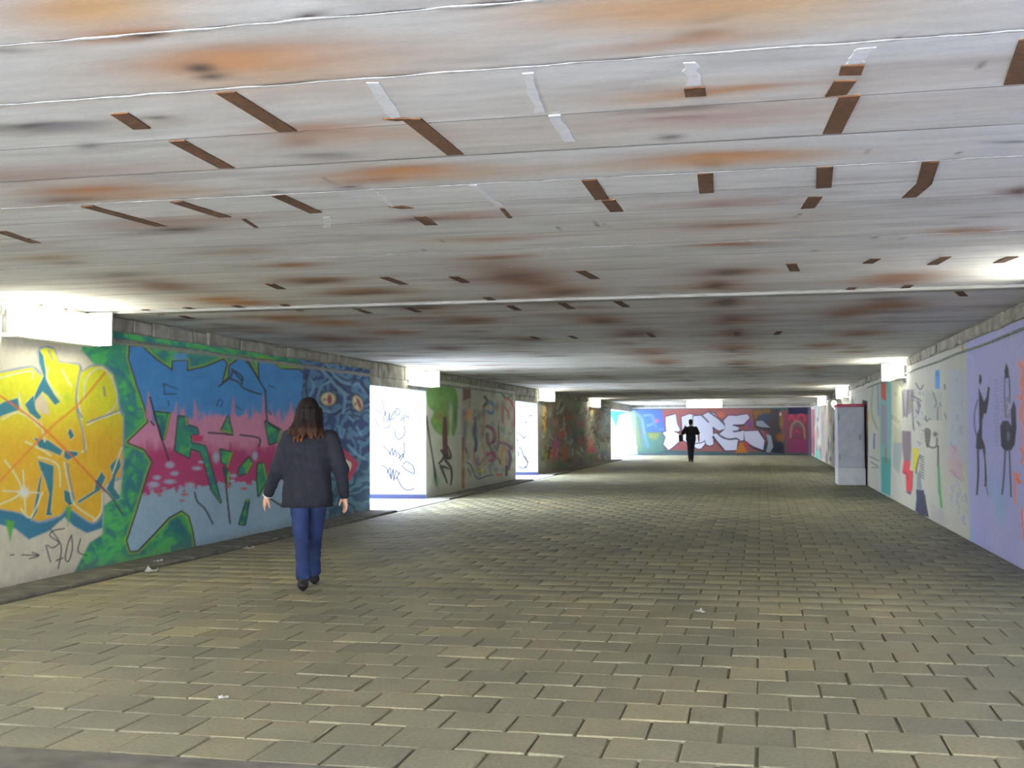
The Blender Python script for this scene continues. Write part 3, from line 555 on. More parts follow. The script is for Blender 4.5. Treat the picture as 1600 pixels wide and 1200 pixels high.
cv.line([(490, 240), (560, 310), (590, 480), (640, 690)], (112, 150, 226), 4.5, 1.2, .95); cv.line([(590, 260), (700, 260), (720, 360), (640, 400)], (110, 146, 222), 4, 1, .9); cv.line([(700, 300), (760, 420), (860, 460)], (96, 136, 230), 4.5, 1, .9); cv.line([(820, 240), (840, 330), (760, 470)], (80, 112, 210), 4, 1, .9); cv.blob((765, 335), (26, 30), (206, 96, 110), .9, 3)
cv.fill([(560, 520), (860, 500), (860, 780), (520, 780)], (84, 134, 122), 2, .7); cv.fill([(640, 500), (820, 500), (760, 600), (660, 570)], (140, 150, 74), 1.5, .7)
cv.fill([(830, 180), (1600, 150), (2700, 200), (2300, 780), (930, 740)], (164, 84, 82), 2, .75)
cv.fill([(900, 740), (1250, 760), (1700, 770), (2400, 760), (2400, 800), (700, 800)], (72, 106, 112), 1.5, .9)
LET = [[(890, 280), (960, 260), (1030, 240), (1050, 380), (1090, 460), (1040, 500), (1110, 500), (1100, 600), (1000, 690), (930, 740), (860, 660), (890, 560), (850, 500), (900, 480), (890, 400)], [(1110, 280), (1220, 240), (1300, 260), (1420, 290), (1480, 600), (1380, 720), (1330, 720), (1200, 640), (1130, 600), (1120, 420)]]
for q in LET: cv.line(q, (66, 40, 76), 3, 1, .9, smooth=False, closed=True); cv.fill(q, (212, 216, 236), .9)
cv.at(1090, 620, 0.1125)
LET = [[(-60, 270), (60, 260), (160, 210), (230, 230), (350, 360), (390, 440), (300, 470), (210, 430), (220, 660), (170, 680), (120, 660), (100, 600), (80, 620), (20, 640), (-60, 640)], [(210, 520), (280, 500), (360, 570), (440, 590), (560, 590), (540, 740), (380, 745), (300, 660)], [(360, 330), (430, 260), (540, 265), (690, 240), (725, 290), (640, 380), (500, 400), (580, 430), (560, 470), (500, 480), (640, 470), (640, 600), (560, 620), (530, 580), (420, 590), (300, 520), (390, 440)], [(640, 480), (850, 470), (930, 600), (910, 750), (760, 700), (660, 610)], [(950, 510), (1020, 540), (1050, 700), (1000, 780), (950, 770), (980, 640)], [(810, 340), (900, 330), (1010, 430), (900, 430), (820, 400)]]
for k, q in enumerate(LET): cv.line(q, (58, 36, 66), 3.0, 1, .95, smooth=False, closed=True)
cv.fill([(760, 180), (1150, 170), (1180, 780), (900, 760), (1000, 500), (780, 430)], (56, 66, 72), 1.5, .9); cv.fill([(770, 190), (1020, 170), (1000, 230), (840, 260), (800, 330)], (150, 106, 44), 1.5, .9); cv.blob((930, 280), (70, 60), (52, 84, 116), .9, 3); cv.blob((1150, 560), (60, 60), (170, 110, 50), .85, 3); cv.blob((1160, 350), (26, 90), (170, 140, 60), .8, 3); cv.blob((1150, 240), (16, 30), (232, 226, 220), .9, 3); cv.fill([(1060, 620), (1200, 640), (1210, 790), (1050, 780)], (50, 48, 66), 1.2, .9)
for k, q in enumerate(LET): cv.fill(q, (206, 210, 232) if k < 4 else (160, 172, 186), .9)
for q in [[(170, 220), (300, 310), (370, 380)], [(270, 500), (340, 560), (440, 590), (540, 580), (590, 620)], [(660, 620), (760, 690), (910, 750)], [(500, 395), (640, 395)], [(500, 482), (600, 470)], [(60, 260), (150, 350)], [(215, 430), (240, 450)], [(850, 470), (930, 590)], [(840, 430), (1000, 440)], [(210, 560), (300, 660), (370, 745)]]: cv.line(q, (52, 44, 62), 2.6, .8, .9)
cv.fill([(520, 780), (600, 620), (680, 740), (690, 780)], (196, 128, 40), 1.2, .9); cv.blob((680, 660), (30, 40), (206, 50, 60), .8, 3); cv.blob((720, 380), (40, 60), (120, 64, 160), .8, 3); cv.blob((320, 250), (50, 40), (216, 120, 96), .8, 3)
cv.fill([(1200, 240), (1540, 240), (1530, 780), (1220, 780)], (150, 84, 108), 1.2, .95); cv.fill([(1260, 120), (1530, 120), (1530, 240), (1260, 240)], (40, 44, 90), 1.2, .95)
cv.line([(1270, 320), (1300, 260), (1360, 330), (1420, 250), (1480, 270), (1490, 340)], (226, 80, 110), 3.5, 1, .95); cv.line([(1290, 560), (1310, 400), (1390, 340), (1470, 420), (1490, 580)], (178, 156, 132), 3.5, 1, .9); cv.line([(1330, 430), (1380, 370), (1440, 430)], (120, 128, 110), 4, 1, .9); cv.line([(1350, 500), (1380, 460), (1410, 500)], (206, 76, 120), 3, 1, .9); cv.fill([(1300, 600), (1520, 580), (1520, 760), (1300, 760)], (170, 74, 130), 2, .7)
cv.line([(1555, 120), (1560, 820)], (150, 136, 160), 5, 1, .9)
cv.at(0, 0, 1)
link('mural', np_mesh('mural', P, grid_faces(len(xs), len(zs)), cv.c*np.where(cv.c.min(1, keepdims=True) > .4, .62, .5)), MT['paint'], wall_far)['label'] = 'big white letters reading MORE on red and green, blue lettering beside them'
MB().box(XL, XR, YF-0.06, YF, PAINT_TOP-0.02, PAINT_TOP+0.05).build('ledge', MT['mortar'], wall_far)

# ---- passage walls with tags, facing the tunnel
def tagged(wall, Yp, strokes, T_, name_label):
    xs = np.concatenate([np.linspace(XL-3.2, XL-1.5, 12), np.linspace(XL-1.48, XL, 190)]); zs = np.linspace(0, 2.6, 260)
    P = np.stack([np.repeat(xs[:, None], len(zs), 1), np.full((len(xs), len(zs)), Yp), np.repeat(zs[None, :], len(xs), 0)], -1).reshape(-1, 3)
    c = Canvas(proj(P), (152, 154, 160)); c.at(*T_)
    for q, wd in strokes: c.line(q, (16, 21, 36), wd, 0.7, 0.97)
    c.at(0, 0, 1); c.mix(np.arange(len(P)), sstep(0.12, 0.08, P[:, 2]), (50, 56, 84))  # thin shadow line painted into the colour along the wall foot
    link('graffiti_tag', np_mesh('graffiti_tag', P, grid_faces(len(xs), len(zs)), c.c), MT['paint'], wall)['label'] = name_label
tagged(PASS[0], DOORS[0][1], [(q, 1.75) for q in [
    [(170, 290), (180, 350), (200, 420)], [(125, 365), (140, 390)], [(150, 370), (160, 400)], [(120, 430), (140, 480), (160, 490)], [(200, 380), (180, 440), (210, 450), (225, 390), (222, 460)], [(235, 420), (250, 400), (260, 380), (230, 440), (262, 430)], [(270, 360), (295, 370), (290, 410), (265, 400), (275, 365)], [(320, 410), (330, 425)], [(340, 405), (345, 430)], [(355, 410), (362, 435)], [(305, 450), (325, 430), (330, 455)], [(185, 500), (215, 500), (225, 480)], [(330, 490), (330, 550), (290, 585), (265, 550), (268, 520)],
    [(180, 630), (225, 680), (230, 700)], [(225, 690), (245, 650), (250, 700), (265, 660), (275, 710)], [(280, 680), (300, 700), (290, 725), (320, 690), (325, 720)], [(330, 610), (330, 680), (300, 740)], [(165, 770), (200, 790), (230, 850)], [(205, 830), (230, 790), (235, 870), (250, 800), (255, 880), (270, 810), (290, 830)], [(315, 770), (340, 800), (400, 830), (395, 780), (350, 745), (325, 760)], [(280, 860), (310, 920), (350, 950), (400, 940)], [(300, 820), (270, 870)]]], (560, 560, 0.21668), 'white wall with thin scribbled tags')
tagged(PASS[1], DOORS[1][1], [(q, 1.5) for q in [[(90, 710), (120, 740), (150, 830), (190, 890), (185, 940), (160, 960)], [(60, 760), (85, 800), (70, 820)], [(60, 520), (110, 560), (150, 600)], [(150, 590), (180, 570)], [(215, 310), (250, 320)], [(160, 390), (185, 410)], [(90, 950), (120, 970), (190, 960)], [(60, 600), (70, 640)], [(160, 820), (200, 900)]]], (800, 610, 0.125), 'white wall with one curling dark tag')

# ------------------------------------------------------------------ masonry blocks, conduits, gutters
def block_row(X, sgn, y_a, y_b, parent, z0=PAINT_TOP, own=60):
    y = y_a; k = 0; rest = MB(); zt = H
    while y < y_b-0.1:
        l = min(random.uniform(0.32, 0.62), y_b-y); d = random.uniform(0.015, 0.05); zz = z0+random.uniform(-0.012, 0.02)
        x0, x1 = sorted((X-sgn*0.004, X+sgn*d)); mb = MB() if k < own else rest
        mb.box(x0, x1, y+0.012, y+l-0.012, zz, zt-random.uniform(0.0, 0.03), 0.012 if k < own else 0, 0.01)
        if k < own: mb.build('block', MT['block'], parent)
        y += l; k += 1
    if k > own: prop(rest.build('block_course', MT['block'], parent), kind='stuff')
    else: rest.bm.free()
block_row(XR, -1, 9.5, YF-0.1, wall_right, own=60)
segs = [(8.0, DOORS[0][0]), (DOORS[0][1], DOORS[1][0]), (DOORS[1][1], DOORS[2][0])]
for i, (a, b_) in enumerate(segs): block_row(XL, 1, a, b_, wall_left, own=40 if i < 2 else 0)
for a, b_, zt in DOORS[:2]:
    MB().box(XL-0.004, XL+0.03, a, b_, zt, zt+0.16, 0.01).build('lintel', MT['block'], wall_left); block_row(XL, 1, a, b_, wall_left, zt+0.17, 12)
a, b_, zt = DOORS[2]; MB().box(XL-0.004, XL+0.03, a, b_-0.1, zt, H, 0.01).build('lintel', MT['block'], wall_left)
def conduit(X, sgn, y_a, y_b, z, parent):
    pts = [(X+sgn*0.018, y, z+0.006*math.sin(y*1.7)) for y in np.arange(y_a, y_b, 0.5)]; MB().tube(pts, 0.014, 6).build('conduit', MT['conduit'], parent, True)
conduit(XL, 1, 10.95, DOORS[0][0]-0.3, 2.385, wall_left); conduit(XL, 1, DOORS[0][1]+0.3, DOORS[1][0]-0.2, 2.375, wall_left); conduit(XR, -1, 9.0, 29.0, 2.365, wall_right)
# gutter kerb along the left wall, slot drain
XG = -6.12
for i, (a, b_) in enumerate([(Y0+0.1, DOORS[0][0]), (DOORS[0][1], DOORS[1][0]), (DOORS[1][1], DOORS[2][0])]):
    y = a; 
    while y < b_-0.05:
        l = min(1.2, b_-y); MB().box(XL, XG-0.05, y+0.006, y+l-0.006, -0.03, 0.028+random.uniform(-.004, .006), 0.012).build('kerb', MT['gutter'], floor); y += l
slot = MB().box(XG-0.05, XG, 7.0, 52.0, -0.03, -0.008).build('slot_drain', simple('wet_dark_drain', (44, 42, 36), (66, 62, 52), 9, 0.6), floor)
for a, b_, _ in DOORS: MB().box(XL-6, XG-0.05, a, b_, -0.03, 0.004).build('threshold_slab', MT['gutter'] if False else MT['ground'], floor)
MB().box(XL, XR, Y0+0.1, 4.62, -0.03, 0.004, 0.004).build('threshold_slab', MT['gutter'], floor)

# ------------------------------------------------------------------ pavers
PX, PY, GAP = 0.33, 0.337, 0.007
def paver_mesh(w_, l_, jig):
    mb = MB(); mb.box(-w_/2, w_/2, -l_/2, l_/2, -0.03, 0.0, 0.0045, jig); return mb.mesh('paver')
variants = [paver_mesh(PX-2*GAP, PY-2*GAP, 0.0035) for _ in range(8)]
for v in variants: v.materials.append(MT['paver'])
halfs = {}
V0, F0, SH = [], [], []
cells = []
rows = np.arange(4.63, YF-0.2, PY)
for r, y in enumerate(rows):
    off = -0.2+(PX/2 if r % 2 else 0); k0 = math.floor((XG-off)/PX); x = off+k0*PX
    while x < XR-0.02:
        a, b_ = max(x, XG+0.004), min(x+PX, XR)
        if b_-a > 0.06: cells.append((a, b_, y, y+PY))
        x += PX
near = []
for i, (a, b_, y, y2) in enumerate(cells):
    u = proj([[(a+b_)/2, (y+y2)/2, 0]])[0]
    if b_-a > PX-0.01 and -60 < u[0] < 1660 and u[1] < 1230: near.append((y, i))
own = {i for _, i in sorted(near)[:300]}
bv = 0.004
for i, (a, b_, y, y2) in enumerate(cells):
    dz = random.uniform(-0.002, 0.0015)
    if i in own:
        o = bpy.data.objects.new('paver', variants[i % 8]); COL.objects.link(o); o.parent = floor
        o.location = ((a+b_)/2+random.uniform(-.003, .003), (y+y2)/2+random.uniform(-.003, .003), dz); o.rotation_euler = (random.uniform(-.003, .003), random.uniform(-.003, .003), random.uniform(-.012, .012)+math.pi*(i % 2))
    else:
        j = [random.uniform(-.004, .004) for _ in range(4)]; x0, x1, ya, yb = a+GAP+j[0], b_-GAP+j[1], y+GAP+j[2], y2-GAP+j[3]; n = len(V0)
        V0 += [(x0, ya, -.03), (x1, ya, -.03), (x1, yb, -.03), (x0, yb, -.03), (x0, ya, dz-bv), (x1, ya, dz-bv), (x1, yb, dz-bv), (x0, yb, dz-bv), (x0+bv, ya+bv, dz), (x1-bv, ya+bv, dz), (x1-bv, yb-bv, dz), (x0+bv, yb-bv, dz)]
        for q in ((0, 1, 5, 4), (1, 2, 6, 5), (2, 3, 7, 6), (3, 0, 4, 7), (4, 5, 9, 8), (5, 6, 10, 9), (6, 7, 11, 10), (7, 4, 8, 11), (8, 9, 10, 11)): F0.append([n+t for t in q])
        SH += [random.random()]*12
me = np_mesh('paver_field', V0, F0); at_ = me.attributes.new('shade', 'FLOAT', 'POINT'); at_.data.foreach_set('value', np.array(SH, np.float32))
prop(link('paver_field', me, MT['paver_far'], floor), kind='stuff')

# ------------------------------------------------------------------ ceiling planks with rust stains
edges = [Y0, -3, -2, -1, 0, 1, 1.8, 2.56, 3.14, 3.72, 4.33, 4.89, 5.47, 5.92, 6.37, 6.94, 7.55, 8.12, 8.72, 9.25, 9.8, 10.4, 10.98]
while edges[-1] < YF-0.9: edges.append(edges[-1]+random.uniform(0.56, 0.66))
edges.append(YF)
RIDGES = [3.14, 3.72, 5.47, 7.55, 10.4]+[e for e in edges if e > 11][3::4]
def cpt(x, y): p = at(x, y, 2, H); return (p[0], p[1])
RUST, RUST2, CORE = (146, 98, 56), (182, 140, 94), (40, 34, 34)
STAINS = []     # centre, (rx, ry), colour, strength, power
def stain(px, py, rx, ry, c, a, pw=2.0):
    if c is CORE: rx, ry, a = rx*1.3, ry*1.3, min(1, a*1.15)
    STAINS.append((cpt(px, py), (rx, ry), c, min(1, a*1.15), pw))
stain(370, 100, .34, .16, RUST, .75); stain(400, 85, .5, .10, RUST, .5); stain(430, 120, .62, .22, RUST2, .45); stain(325, 108, .05, .05, CORE, .9); stain(348, 122, .06, .03, CORE, .8)
stain(620, 270, .42, .14, RUST, .85); stain(600, 282, .22, .05, (96, 60, 42), .75); stain(568, 292, .05, .035, CORE, .9); stain(700, 275, .5, .12, RUST2, .45)
stain(140, 298, .42, .14, RUST, .85); stain(120, 312, .2, .06, CORE, .75); stain(30, 275, .8, .2, (150, 120, 110), .6); stain(220, 305, .4, .1, RUST2, .5)
stain(1110, 20, .34, .12, RUST, .8); stain(1150, 10, .42, .14, RUST2, .7); stain(1075, 60, .05, .035, CORE, .9); stain(1070, 40, .05, .02, CORE, .6); stain(1060, 70, .3, .06, RUST, .6); stain(1180, 35, .3, .14, RUST2, .45); stain(950, 10, .3, .15, RUST2, .5)
stain(1130, 142, .28, .05, RUST, .75); stain(1060, 150, .25, .06, RUST2, .5); stain(1068, 172, .16, .03, CORE, .65); stain(1065, 187, .1, .025, CORE, .7); stain(1048, 214, .05, .03, CORE, .7); stain(1120, 185, .45, .12, (170, 140, 128), .6)
stain(1120, 245, .32, .12, RUST, .85); stain(1098, 256, .08, .05, CORE, .75); stain(1170, 250, .4, .12, RUST2, .6); stain(1000, 258, .4, .12, RUST2, .35)
stain(500, 205, .35, .12, (140, 100, 78), .75); stain(470, 222, .09, .08, CORE, .65); stain(510, 245, .1, .05, CORE, .55); stain(560, 215, .5, .16, (170, 140, 118), .6)
stain(285, 358, .26, .08, CORE, .75); stain(250, 350, .5, .14, (130, 100, 86), .5); stain(320, 345, .5, .12, (150, 120, 104), .5)
stain(100, 15, .3, .2, RUST, .6); stain(170, 10, .28, .14, (190, 150, 90), .6); stain(205, 50, .2, .06, RUST, .8); stain(232, 54, .05, .02, CORE, .9); stain(500, 31, .05, .02, CORE, .85); stain(765, 9, .06, .02, CORE, .8); stain(20, 78, .1, .02, CORE, .5)
stain(700, 340, .42, .12, (140, 104, 84), .75); stain(655, 343, .1, .05, CORE, .6); stain(760, 375, .3, .1, RUST, .6); stain(460, 415, .28, .1, RUST, .85); stain(780, 403, .3, .1, RUST, .8); stain(440, 300, .05, .02, CORE, .4)
stain(78, 200, .2, .04, CORE, .85); stain(125, 200, .16, .06, (90, 88, 96), .6); stain(246, 186, .06, .025, CORE, .7); stain(130, 228, .05, .03, CORE, .5)
stain(60, 405, .3, .12, (150, 128, 84), .7); stain(100, 412, .2, .1, (120, 100, 80), .6); stain(180, 430, .35, .14, (110, 100, 88), .6); stain(380, 395, .3, .15, (150, 122, 92), .5)
stain(1520, 362, .24, .14, RUST, .75); stain(1600, 300, .1, .12, (70, 40, 40), .9); stain(1570, 222, .12, .03, (120, 118, 132), .8); stain(1290, 20, .5, .2, (206, 196, 172), .4); stain(1540, 340, .2, .06, (120, 90, 80), .5)
stain(1125, 355, .3, .14, RUST, .7); stain(1150, 382, .28, .1, RUST, .8); stain(1115, 320, .08, .05, CORE, .6); stain(1130, 318, .4, .14, (168, 136, 124), .6)
for k, (x, y_) in enumerate([(1140, 425), (1130, 445), (1135, 470), (1140, 500), (1148, 520), (1150, 545), (1155, 570)]): stain(x, y_, .32, .3+k*.12, RUST if k % 2 else (130, 96, 70), .7); stain(x-2, y_+2, .1, .15+k*.08, CORE, .55)
for k, (x, y_) in enumerate([(820, 440), (870, 455), (830, 470), (940, 500), (990, 520), (1015, 550), (800, 430), (1035, 565)]): stain(x, y_, .4, .3+k*.1, RUST if k % 2 else (128, 92, 66), .75); stain(x+5, y_+3, .14, .2, CORE, .5)
for k, (x, y_) in enumerate([(500, 438), (560, 458), (590, 455), (470, 440), (690, 475), (650, 480), (730, 500), (820, 530)]): stain(x, y_, .34, .16+k*.05, (138, 100, 62), .75); stain(x+10, y_+2, .12, .08, CORE, .5)
for k, (x, y_) in enumerate([(340, 468), (380, 474), (450, 497), (520, 505), (610, 520), (250, 448), (700, 545), (520, 530)]): stain(x, y_, .38, .2+k*.07, (168, 112, 44) if k < 5 else (120, 86, 60), .8)
for k, (x, y_) in enumerate([(1405, 432), (1400, 440), (1380, 478), (1340, 522), (1290, 540), (1320, 490), (1270, 575)]): stain(x, y_, .34, .24+k*.1, RUST, .7)
cols_x = [-6.1, -5.2, -3.55, -1.9, -0.25, 1.4]
for e in edges:
    if e < 11: continue
    for cx in cols_x:
        if random.random() < 0.6: STAINS.append(((cx+random.uniform(-.25, .25), e-random.uniform(.0, .25)), (random.uniform(.15, .5), random.uniform(.12, .35)), random.choice([RUST, (120, 88, 62), (96, 78, 64), (140, 104, 66)]), random.uniform(.35, .8), 2.0))
    for _ in range(2): STAINS.append(((random.uniform(XL, XR), e), (random.uniform(.2, .9), random.uniform(.06, .2)), random.choice([(84, 80, 74), (110, 94, 76), (70, 66, 60)]), random.uniform(.15, .45), 2.0))
WHITE = [((584, 130), (616, 184), 22), ((822, 115), (843, 176), 18), ((866, 182), (890, 222), 22), ((1078, 100), (1085, 134), 24), ((1352, 76), (1335, 100), 30), ((590, 302), (612, 323), 8), ((740, 290), (782, 323), 14), ((512, 340), (512, 356), 16)]
ridge_jit = lambda: random.uniform(0.004, 0.010)
for k, (ya, yb) in enumerate(zip(edges, edges[1:])):
    st = 0.022 if ya < 7 else (0.035 if ya < 14 else 0.07); sy = 0.02 if ya < 7 else (0.035 if ya < 14 else 0.08)
    xs = np.linspace(XL, XR, int((XR-XL)/st)); ysk = np.linspace(ya+0.004, yb-0.004, max(4, int((yb-ya)/sy)))
    zo = random.uniform(0.0025, 0.004) if k % 3 else 0.005
    xx, yy = np.meshgrid(xs, ysk, indexing='ij'); n = fbm(xx*.5, yy*1.5, 200+k); tilt = (yy-ya)/(yb-ya)-.5
    zz = H+zo+tilt*random.uniform(-.004, .004)+0.004*(fbm(xx*2, yy*8, 300+k)-.5); zz[:, 0] = zz[:, -1] = H+0.005
    c = Canvas(np.stack([xx.ravel(), yy.ravel()], -1), (188, 188, 188)); tone = random.uniform(-6, 7)
    n = n.ravel(); st2 = fbm(xx.ravel()*.35, yy.ravel()*14, 400+k)
    c.c[:] = tint(np.clip(n*.6+st2*.5, 0, 1), (197+tone, 195+tone, 189+tone), (230+tone, 230+tone, 227+tone))
    c.mix(np.arange(len(n)), sstep(.56, .75, fbm(xx.ravel()*.4, yy.ravel()*2.2, 500+k))*.28, (182, 160, 136))
    c.mix(np.arange(len(n)), sstep(.6, .8, fbm(xx.ravel()*1.1, yy.ravel()*5, 540+k))*.35, (140, 136, 134))
    warp = np.stack([(fbm(xx.ravel()*1.4, yy.ravel()*3, 600)-.5)*.30, (fbm(xx.ravel()*2.4, yy.ravel()*6, 700)-.5)*.13], -1); c.uv = c.uv+warp
    for (cx, cy), r, colr, a, pw in STAINS:
        if ya-2.2*r[1]-.2 < cy < yb+2.2*r[1]+.2: c.blob((cx, cy), r, colr, a, pw)
    c.uv = c.uv-warp
    for px, py, ln in [(505, 278, .2), (660, 390, .1), (688, 376, .1), (930, 345, .2), (870, 355, .15), (1250, 335, .1), (1368, 370, .12), (1410, 371, .12), (945, 350, .15), (1270, 390, .1), (1540, 98, .08), (1412, 53, .06), (1355, 235, .08), (1500, 238, .06)]:
        q = cpt(px, py); c.line([q, (q[0]+random.uniform(-.02, .02), q[1]+ln)], (84, 72, 66), .012, .008, .8)
    nx, ny = xx.shape; V = np.stack([xx.ravel(), yy.ravel(), zz.ravel()], -1)
    o = link('plank', np_mesh('plank', V, grid_faces(nx, ny)[:, ::-1], c.c, True), MT['ceil'], ceiling)
for e in RIDGES:
    mb = MB(); x = XL+.05; pts = []
    while x < XR-.05: pts.append((x, e+random.uniform(-.007, .007), H+0.003)); x += 0.09
    rad = [random.uniform(.004, .013) if e < 6 else random.uniform(.003, .010) for _ in pts]; mb.tube(pts, rad, 6); [setattr(v.co, 'z', H+.002+(v.co.z-H)*.25) for v in mb.bm.verts]; mb.build('mortar_seam', MT['mortar'], ceiling)
# rusted straps
def strap(pts, wd=0.075):
    P2 = [np.array(cpt(*p)) for p in pts]; mb = MB(); Lf, Rt = [], []
    for i, p in enumerate(P2):
        t = P2[min(i+1, len(P2)-1)]-P2[max(i-1, 0)]; t = t/np.linalg.norm(t); nrm = np.array([1.0, 0.0]); j = random.uniform(-.006, .006)
        Lf.append(p-nrm*wd/2+(0, j)); Rt.append(p+nrm*wd/2+(0, -j))
    mb.prism([tuple(p) for p in Lf+Rt[::-1]], H-0.0005, H+0.02); mb.build('rusted_strap', MT['rust'], ceiling)
for q in [[(352, 145), (450, 206)], [(276, 221), (355, 263)], [(186, 178), (222, 202)], [(612, 186), (634, 188)], [(643, 187), (712, 242)], [(136, 323), (252, 354)], [(276, 316), (352, 340)], [(434, 306), (494, 333)], [(0, 362), (56, 380)], [(616, 323), (637, 326)], [(656, 339), (674, 352)], [(920, 282), (941, 312)], [(950, 313), (964, 331)], [(1102, 272), (1104, 302)], [(1085, 138), (1087, 151)], [(1333, 103), (1328, 118)], [(1321, 127), (1306, 150)], [(1328, 151), (1300, 209)], [(1289, 262), (1287, 294)], [(1274, 308), (1262, 326)], [(1454, 254), (1444, 288), (1420, 309)], [(1612, 62), (1586, 132)],
          [(708, 433), (728, 442)], [(600, 434), (632, 445)], [(760, 465), (782, 476)], [(796, 478), (810, 485)], [(906, 424), (930, 436)], [(877, 474), (894, 483)], [(964, 471), (979, 480)], [(421, 444), (440, 452)], [(442, 476), (470, 486)], [(541, 478), (560, 484)], [(563, 485), (578, 490)], [(633, 480), (655, 488)], [(226, 484), (252, 492)], [(290, 481), (330, 489)], [(366, 478), (400, 486)], [(284, 494), (299, 498)],
          [(1332, 450), (1321, 458)], [(1420, 446), (1407, 456)], [(1498, 456), (1506, 463)], [(1478, 402), (1457, 414)], [(1583, 402), (1560, 411)], [(1236, 413), (1242, 424)], [(1368, 405), (1356, 412)], [(1014, 521), (1021, 527)], [(1150, 519), (1153, 525)], [(1218, 518), (1213, 523)], [(830, 526), (841, 530)], [(890, 525), (900, 529)]]:
    if q[0][1] > q[-1][1]: q = q[::-1]
    strap(q)
for q in [[(380, 343), (401, 356)], [(784, 326), (797, 341)]]: strap(q, 0.025)

for p0, p1, wpx in WHITE:
    q0, q1 = np.array(cpt(*p0)), np.array(cpt(*p1)); wd = wpx/1791*max(q0[1], 3)*.9; Lf, Rt = [], []
    for t_ in np.linspace(0, 1, 7):
        c_ = q0+(q1-q0)*t_; Lf.append((c_[0]-wd/2+random.uniform(-.008, .008), c_[1]+random.uniform(-.008, .008))); Rt.append((c_[0]+wd/2+random.uniform(-.008, .008), c_[1]+random.uniform(-.008, .008)))
    MB().prism(Lf+Rt[::-1], H+.0008, H+.02).build('lime_patch', MT['patch'], ceiling)

# ------------------------------------------------------------------ lamps
def lamp(name, X, sgn, yc, label, ln=1.32, z0=2.29, z1=2.545, group='tube lamps along the walls'):
    t = empty(name, (X, yc, (z0+z1)/2)); prop(t, label, 'lamp', group); s = sgn; dz = (z1-z0)/2
    def bx(nm, x0, x1, ya, yb, za, zb, mat, bev):
        xa, xb = sorted((s*x0, s*x1)); return MB().box(xa, xb, ya, yb, za, zb, bev, 0, 3 if bev > .02 else 1).build(nm, mat, t, False)
    bx('housing', 0.0, 0.05, -ln/2, ln/2, -dz+.02, dz-.02, MT['steel'], 0.006)
    bx('shade_tray', 0.0, 0.17, -ln/2, ln/2, -dz-.02, -dz-.002, MT['white_steel'], 0.004)  # opaque strip added to keep the diffuser's light off the wall below
    bx('diffuser', 0.05, 0.27, -ln/2, ln/2-.03, -dz, dz, MT['glow'], 0.06)
    bx('end_plate', 0.0, 0.30, ln/2-.025, ln/2, -dz-.015, dz+.07, MT['steel'], 0.004)
    bx('bracket', 0.02, 0.06, -.1, -.05, dz-.02, dz+.08, MT['steel'], 0.003); bx('bracket', 0.02, 0.06, .3, .35, dz-.02, dz+.08, MT['steel'], 0.003)
    return t
LY = [9.76, 21.84, 35.24, 45.94]; RY = [9.34, 21.84, 35.24, 46.74]
for yc, lab in zip(LY, ['long glowing tube lamp above the yellow bubble letters', 'glowing tube lamp above the green tree mural', 'glowing tube lamp just past the second bright doorway', 'small glowing tube lamp on the left wall nearest the far end']): lamp('wall_lamp', XL, 1, yc, lab)
for yc, lab in zip(RY, ['glowing tube lamp above the lilac wall, just outside the frame', 'glowing tube lamp above the turquoise stripe on the right wall', 'glowing tube lamp above the pale cabinet, second in view on the right wall', 'smallest glowing tube lamp on the right wall, nearest the white letters']): lamp('wall_lamp', XR, -1, yc, lab)
t = empty('ceiling_lamp', (-2.35, 50.0, H)); prop(t, 'glowing ceiling tube lamp hanging over the walking man', 'lamp')
MB().box(-.75, .75, -.08, .08, -.06, 0, 0.006).build('housing', MT['steel'], t); MB().box(-.75, .75, -.13, .13, -.33, -.06, 0.05, 0, 3).build('diffuser', MT['glow'], t)
for yc, z, lab in [(37.6, 2.16, 'tiny round wall light over the left edge of the cabinet top'), (36.3, 2.02, 'lower tiny round wall light beside the cabinet top')]:
    t = empty('bulkhead_light', (XR, yc, z)); prop(t, lab, 'lamp')
    MB().tube([(0, 0, 0), (-.22, 0, 0)], 0.05, 12).build('bracket', MT['steel'], t); MB().tube([(-.18, 0, 0), (-.22, 0, 0), (-.29, 0, 0), (-.32, 0, 0)], [.07, .1, .1, .05], 14).build('diffuser', MT['glow'], t, True)
# shallow ribs across the ceiling behind each lamp pair
for yc in LY: MB().box(XL, XR, yc+0.70, yc+0.88, H-0.022, H+0.02, 0.006).build('rib', MT['slab'], ceiling)

# ------------------------------------------------------------------ cabinet on the right
cab = empty('cabinet', (1.85+.31, 29.3, 0)); prop(cab, 'tall pale grey cabinet with a red top edge standing against the wall', 'cabinet')
CG = simple('scuffed_grey_paint', (186, 190, 204), (204, 208, 220), 5, 0.6); CG2 = simple('pale_plinth_paint', (214, 217, 226), (228, 230, 236), 6, 0.6)
MB().box(-.31, .33, 0.0, 1.1, .42, 1.92, 0.012).build('body', CG, cab)
MB().box(-.275, .295, -.02, 0.0, .48, 1.88, 0.004).build('door', CG, cab)
MB().box(-.32, .34, -.025, 1.11, 0, .42, 0.012).build('plinth', CG2, cab)
MB().box(-.33, .35, -.03, 1.12, 1.92, 1.99, 0.01).build('top_edge', simple('red_paint', (176, 70, 96), (200, 96, 120), 8, .6), cab)['label'] = 'pinkish red top edge'
hd = MB().box(.2, .235, -.05, -.02, 1.1, 1.24, 0.004).build('handle', MT['steel'], cab)
MB().tube([(-.27, -.022, .6), (-.27, -.022, .75)], .012, 8).build('hinge', MT['steel'], cab); MB().tube([(-.27, -.022, 1.6), (-.27, -.022, 1.75)], .012, 8).build('hinge', MT['steel'], cab)

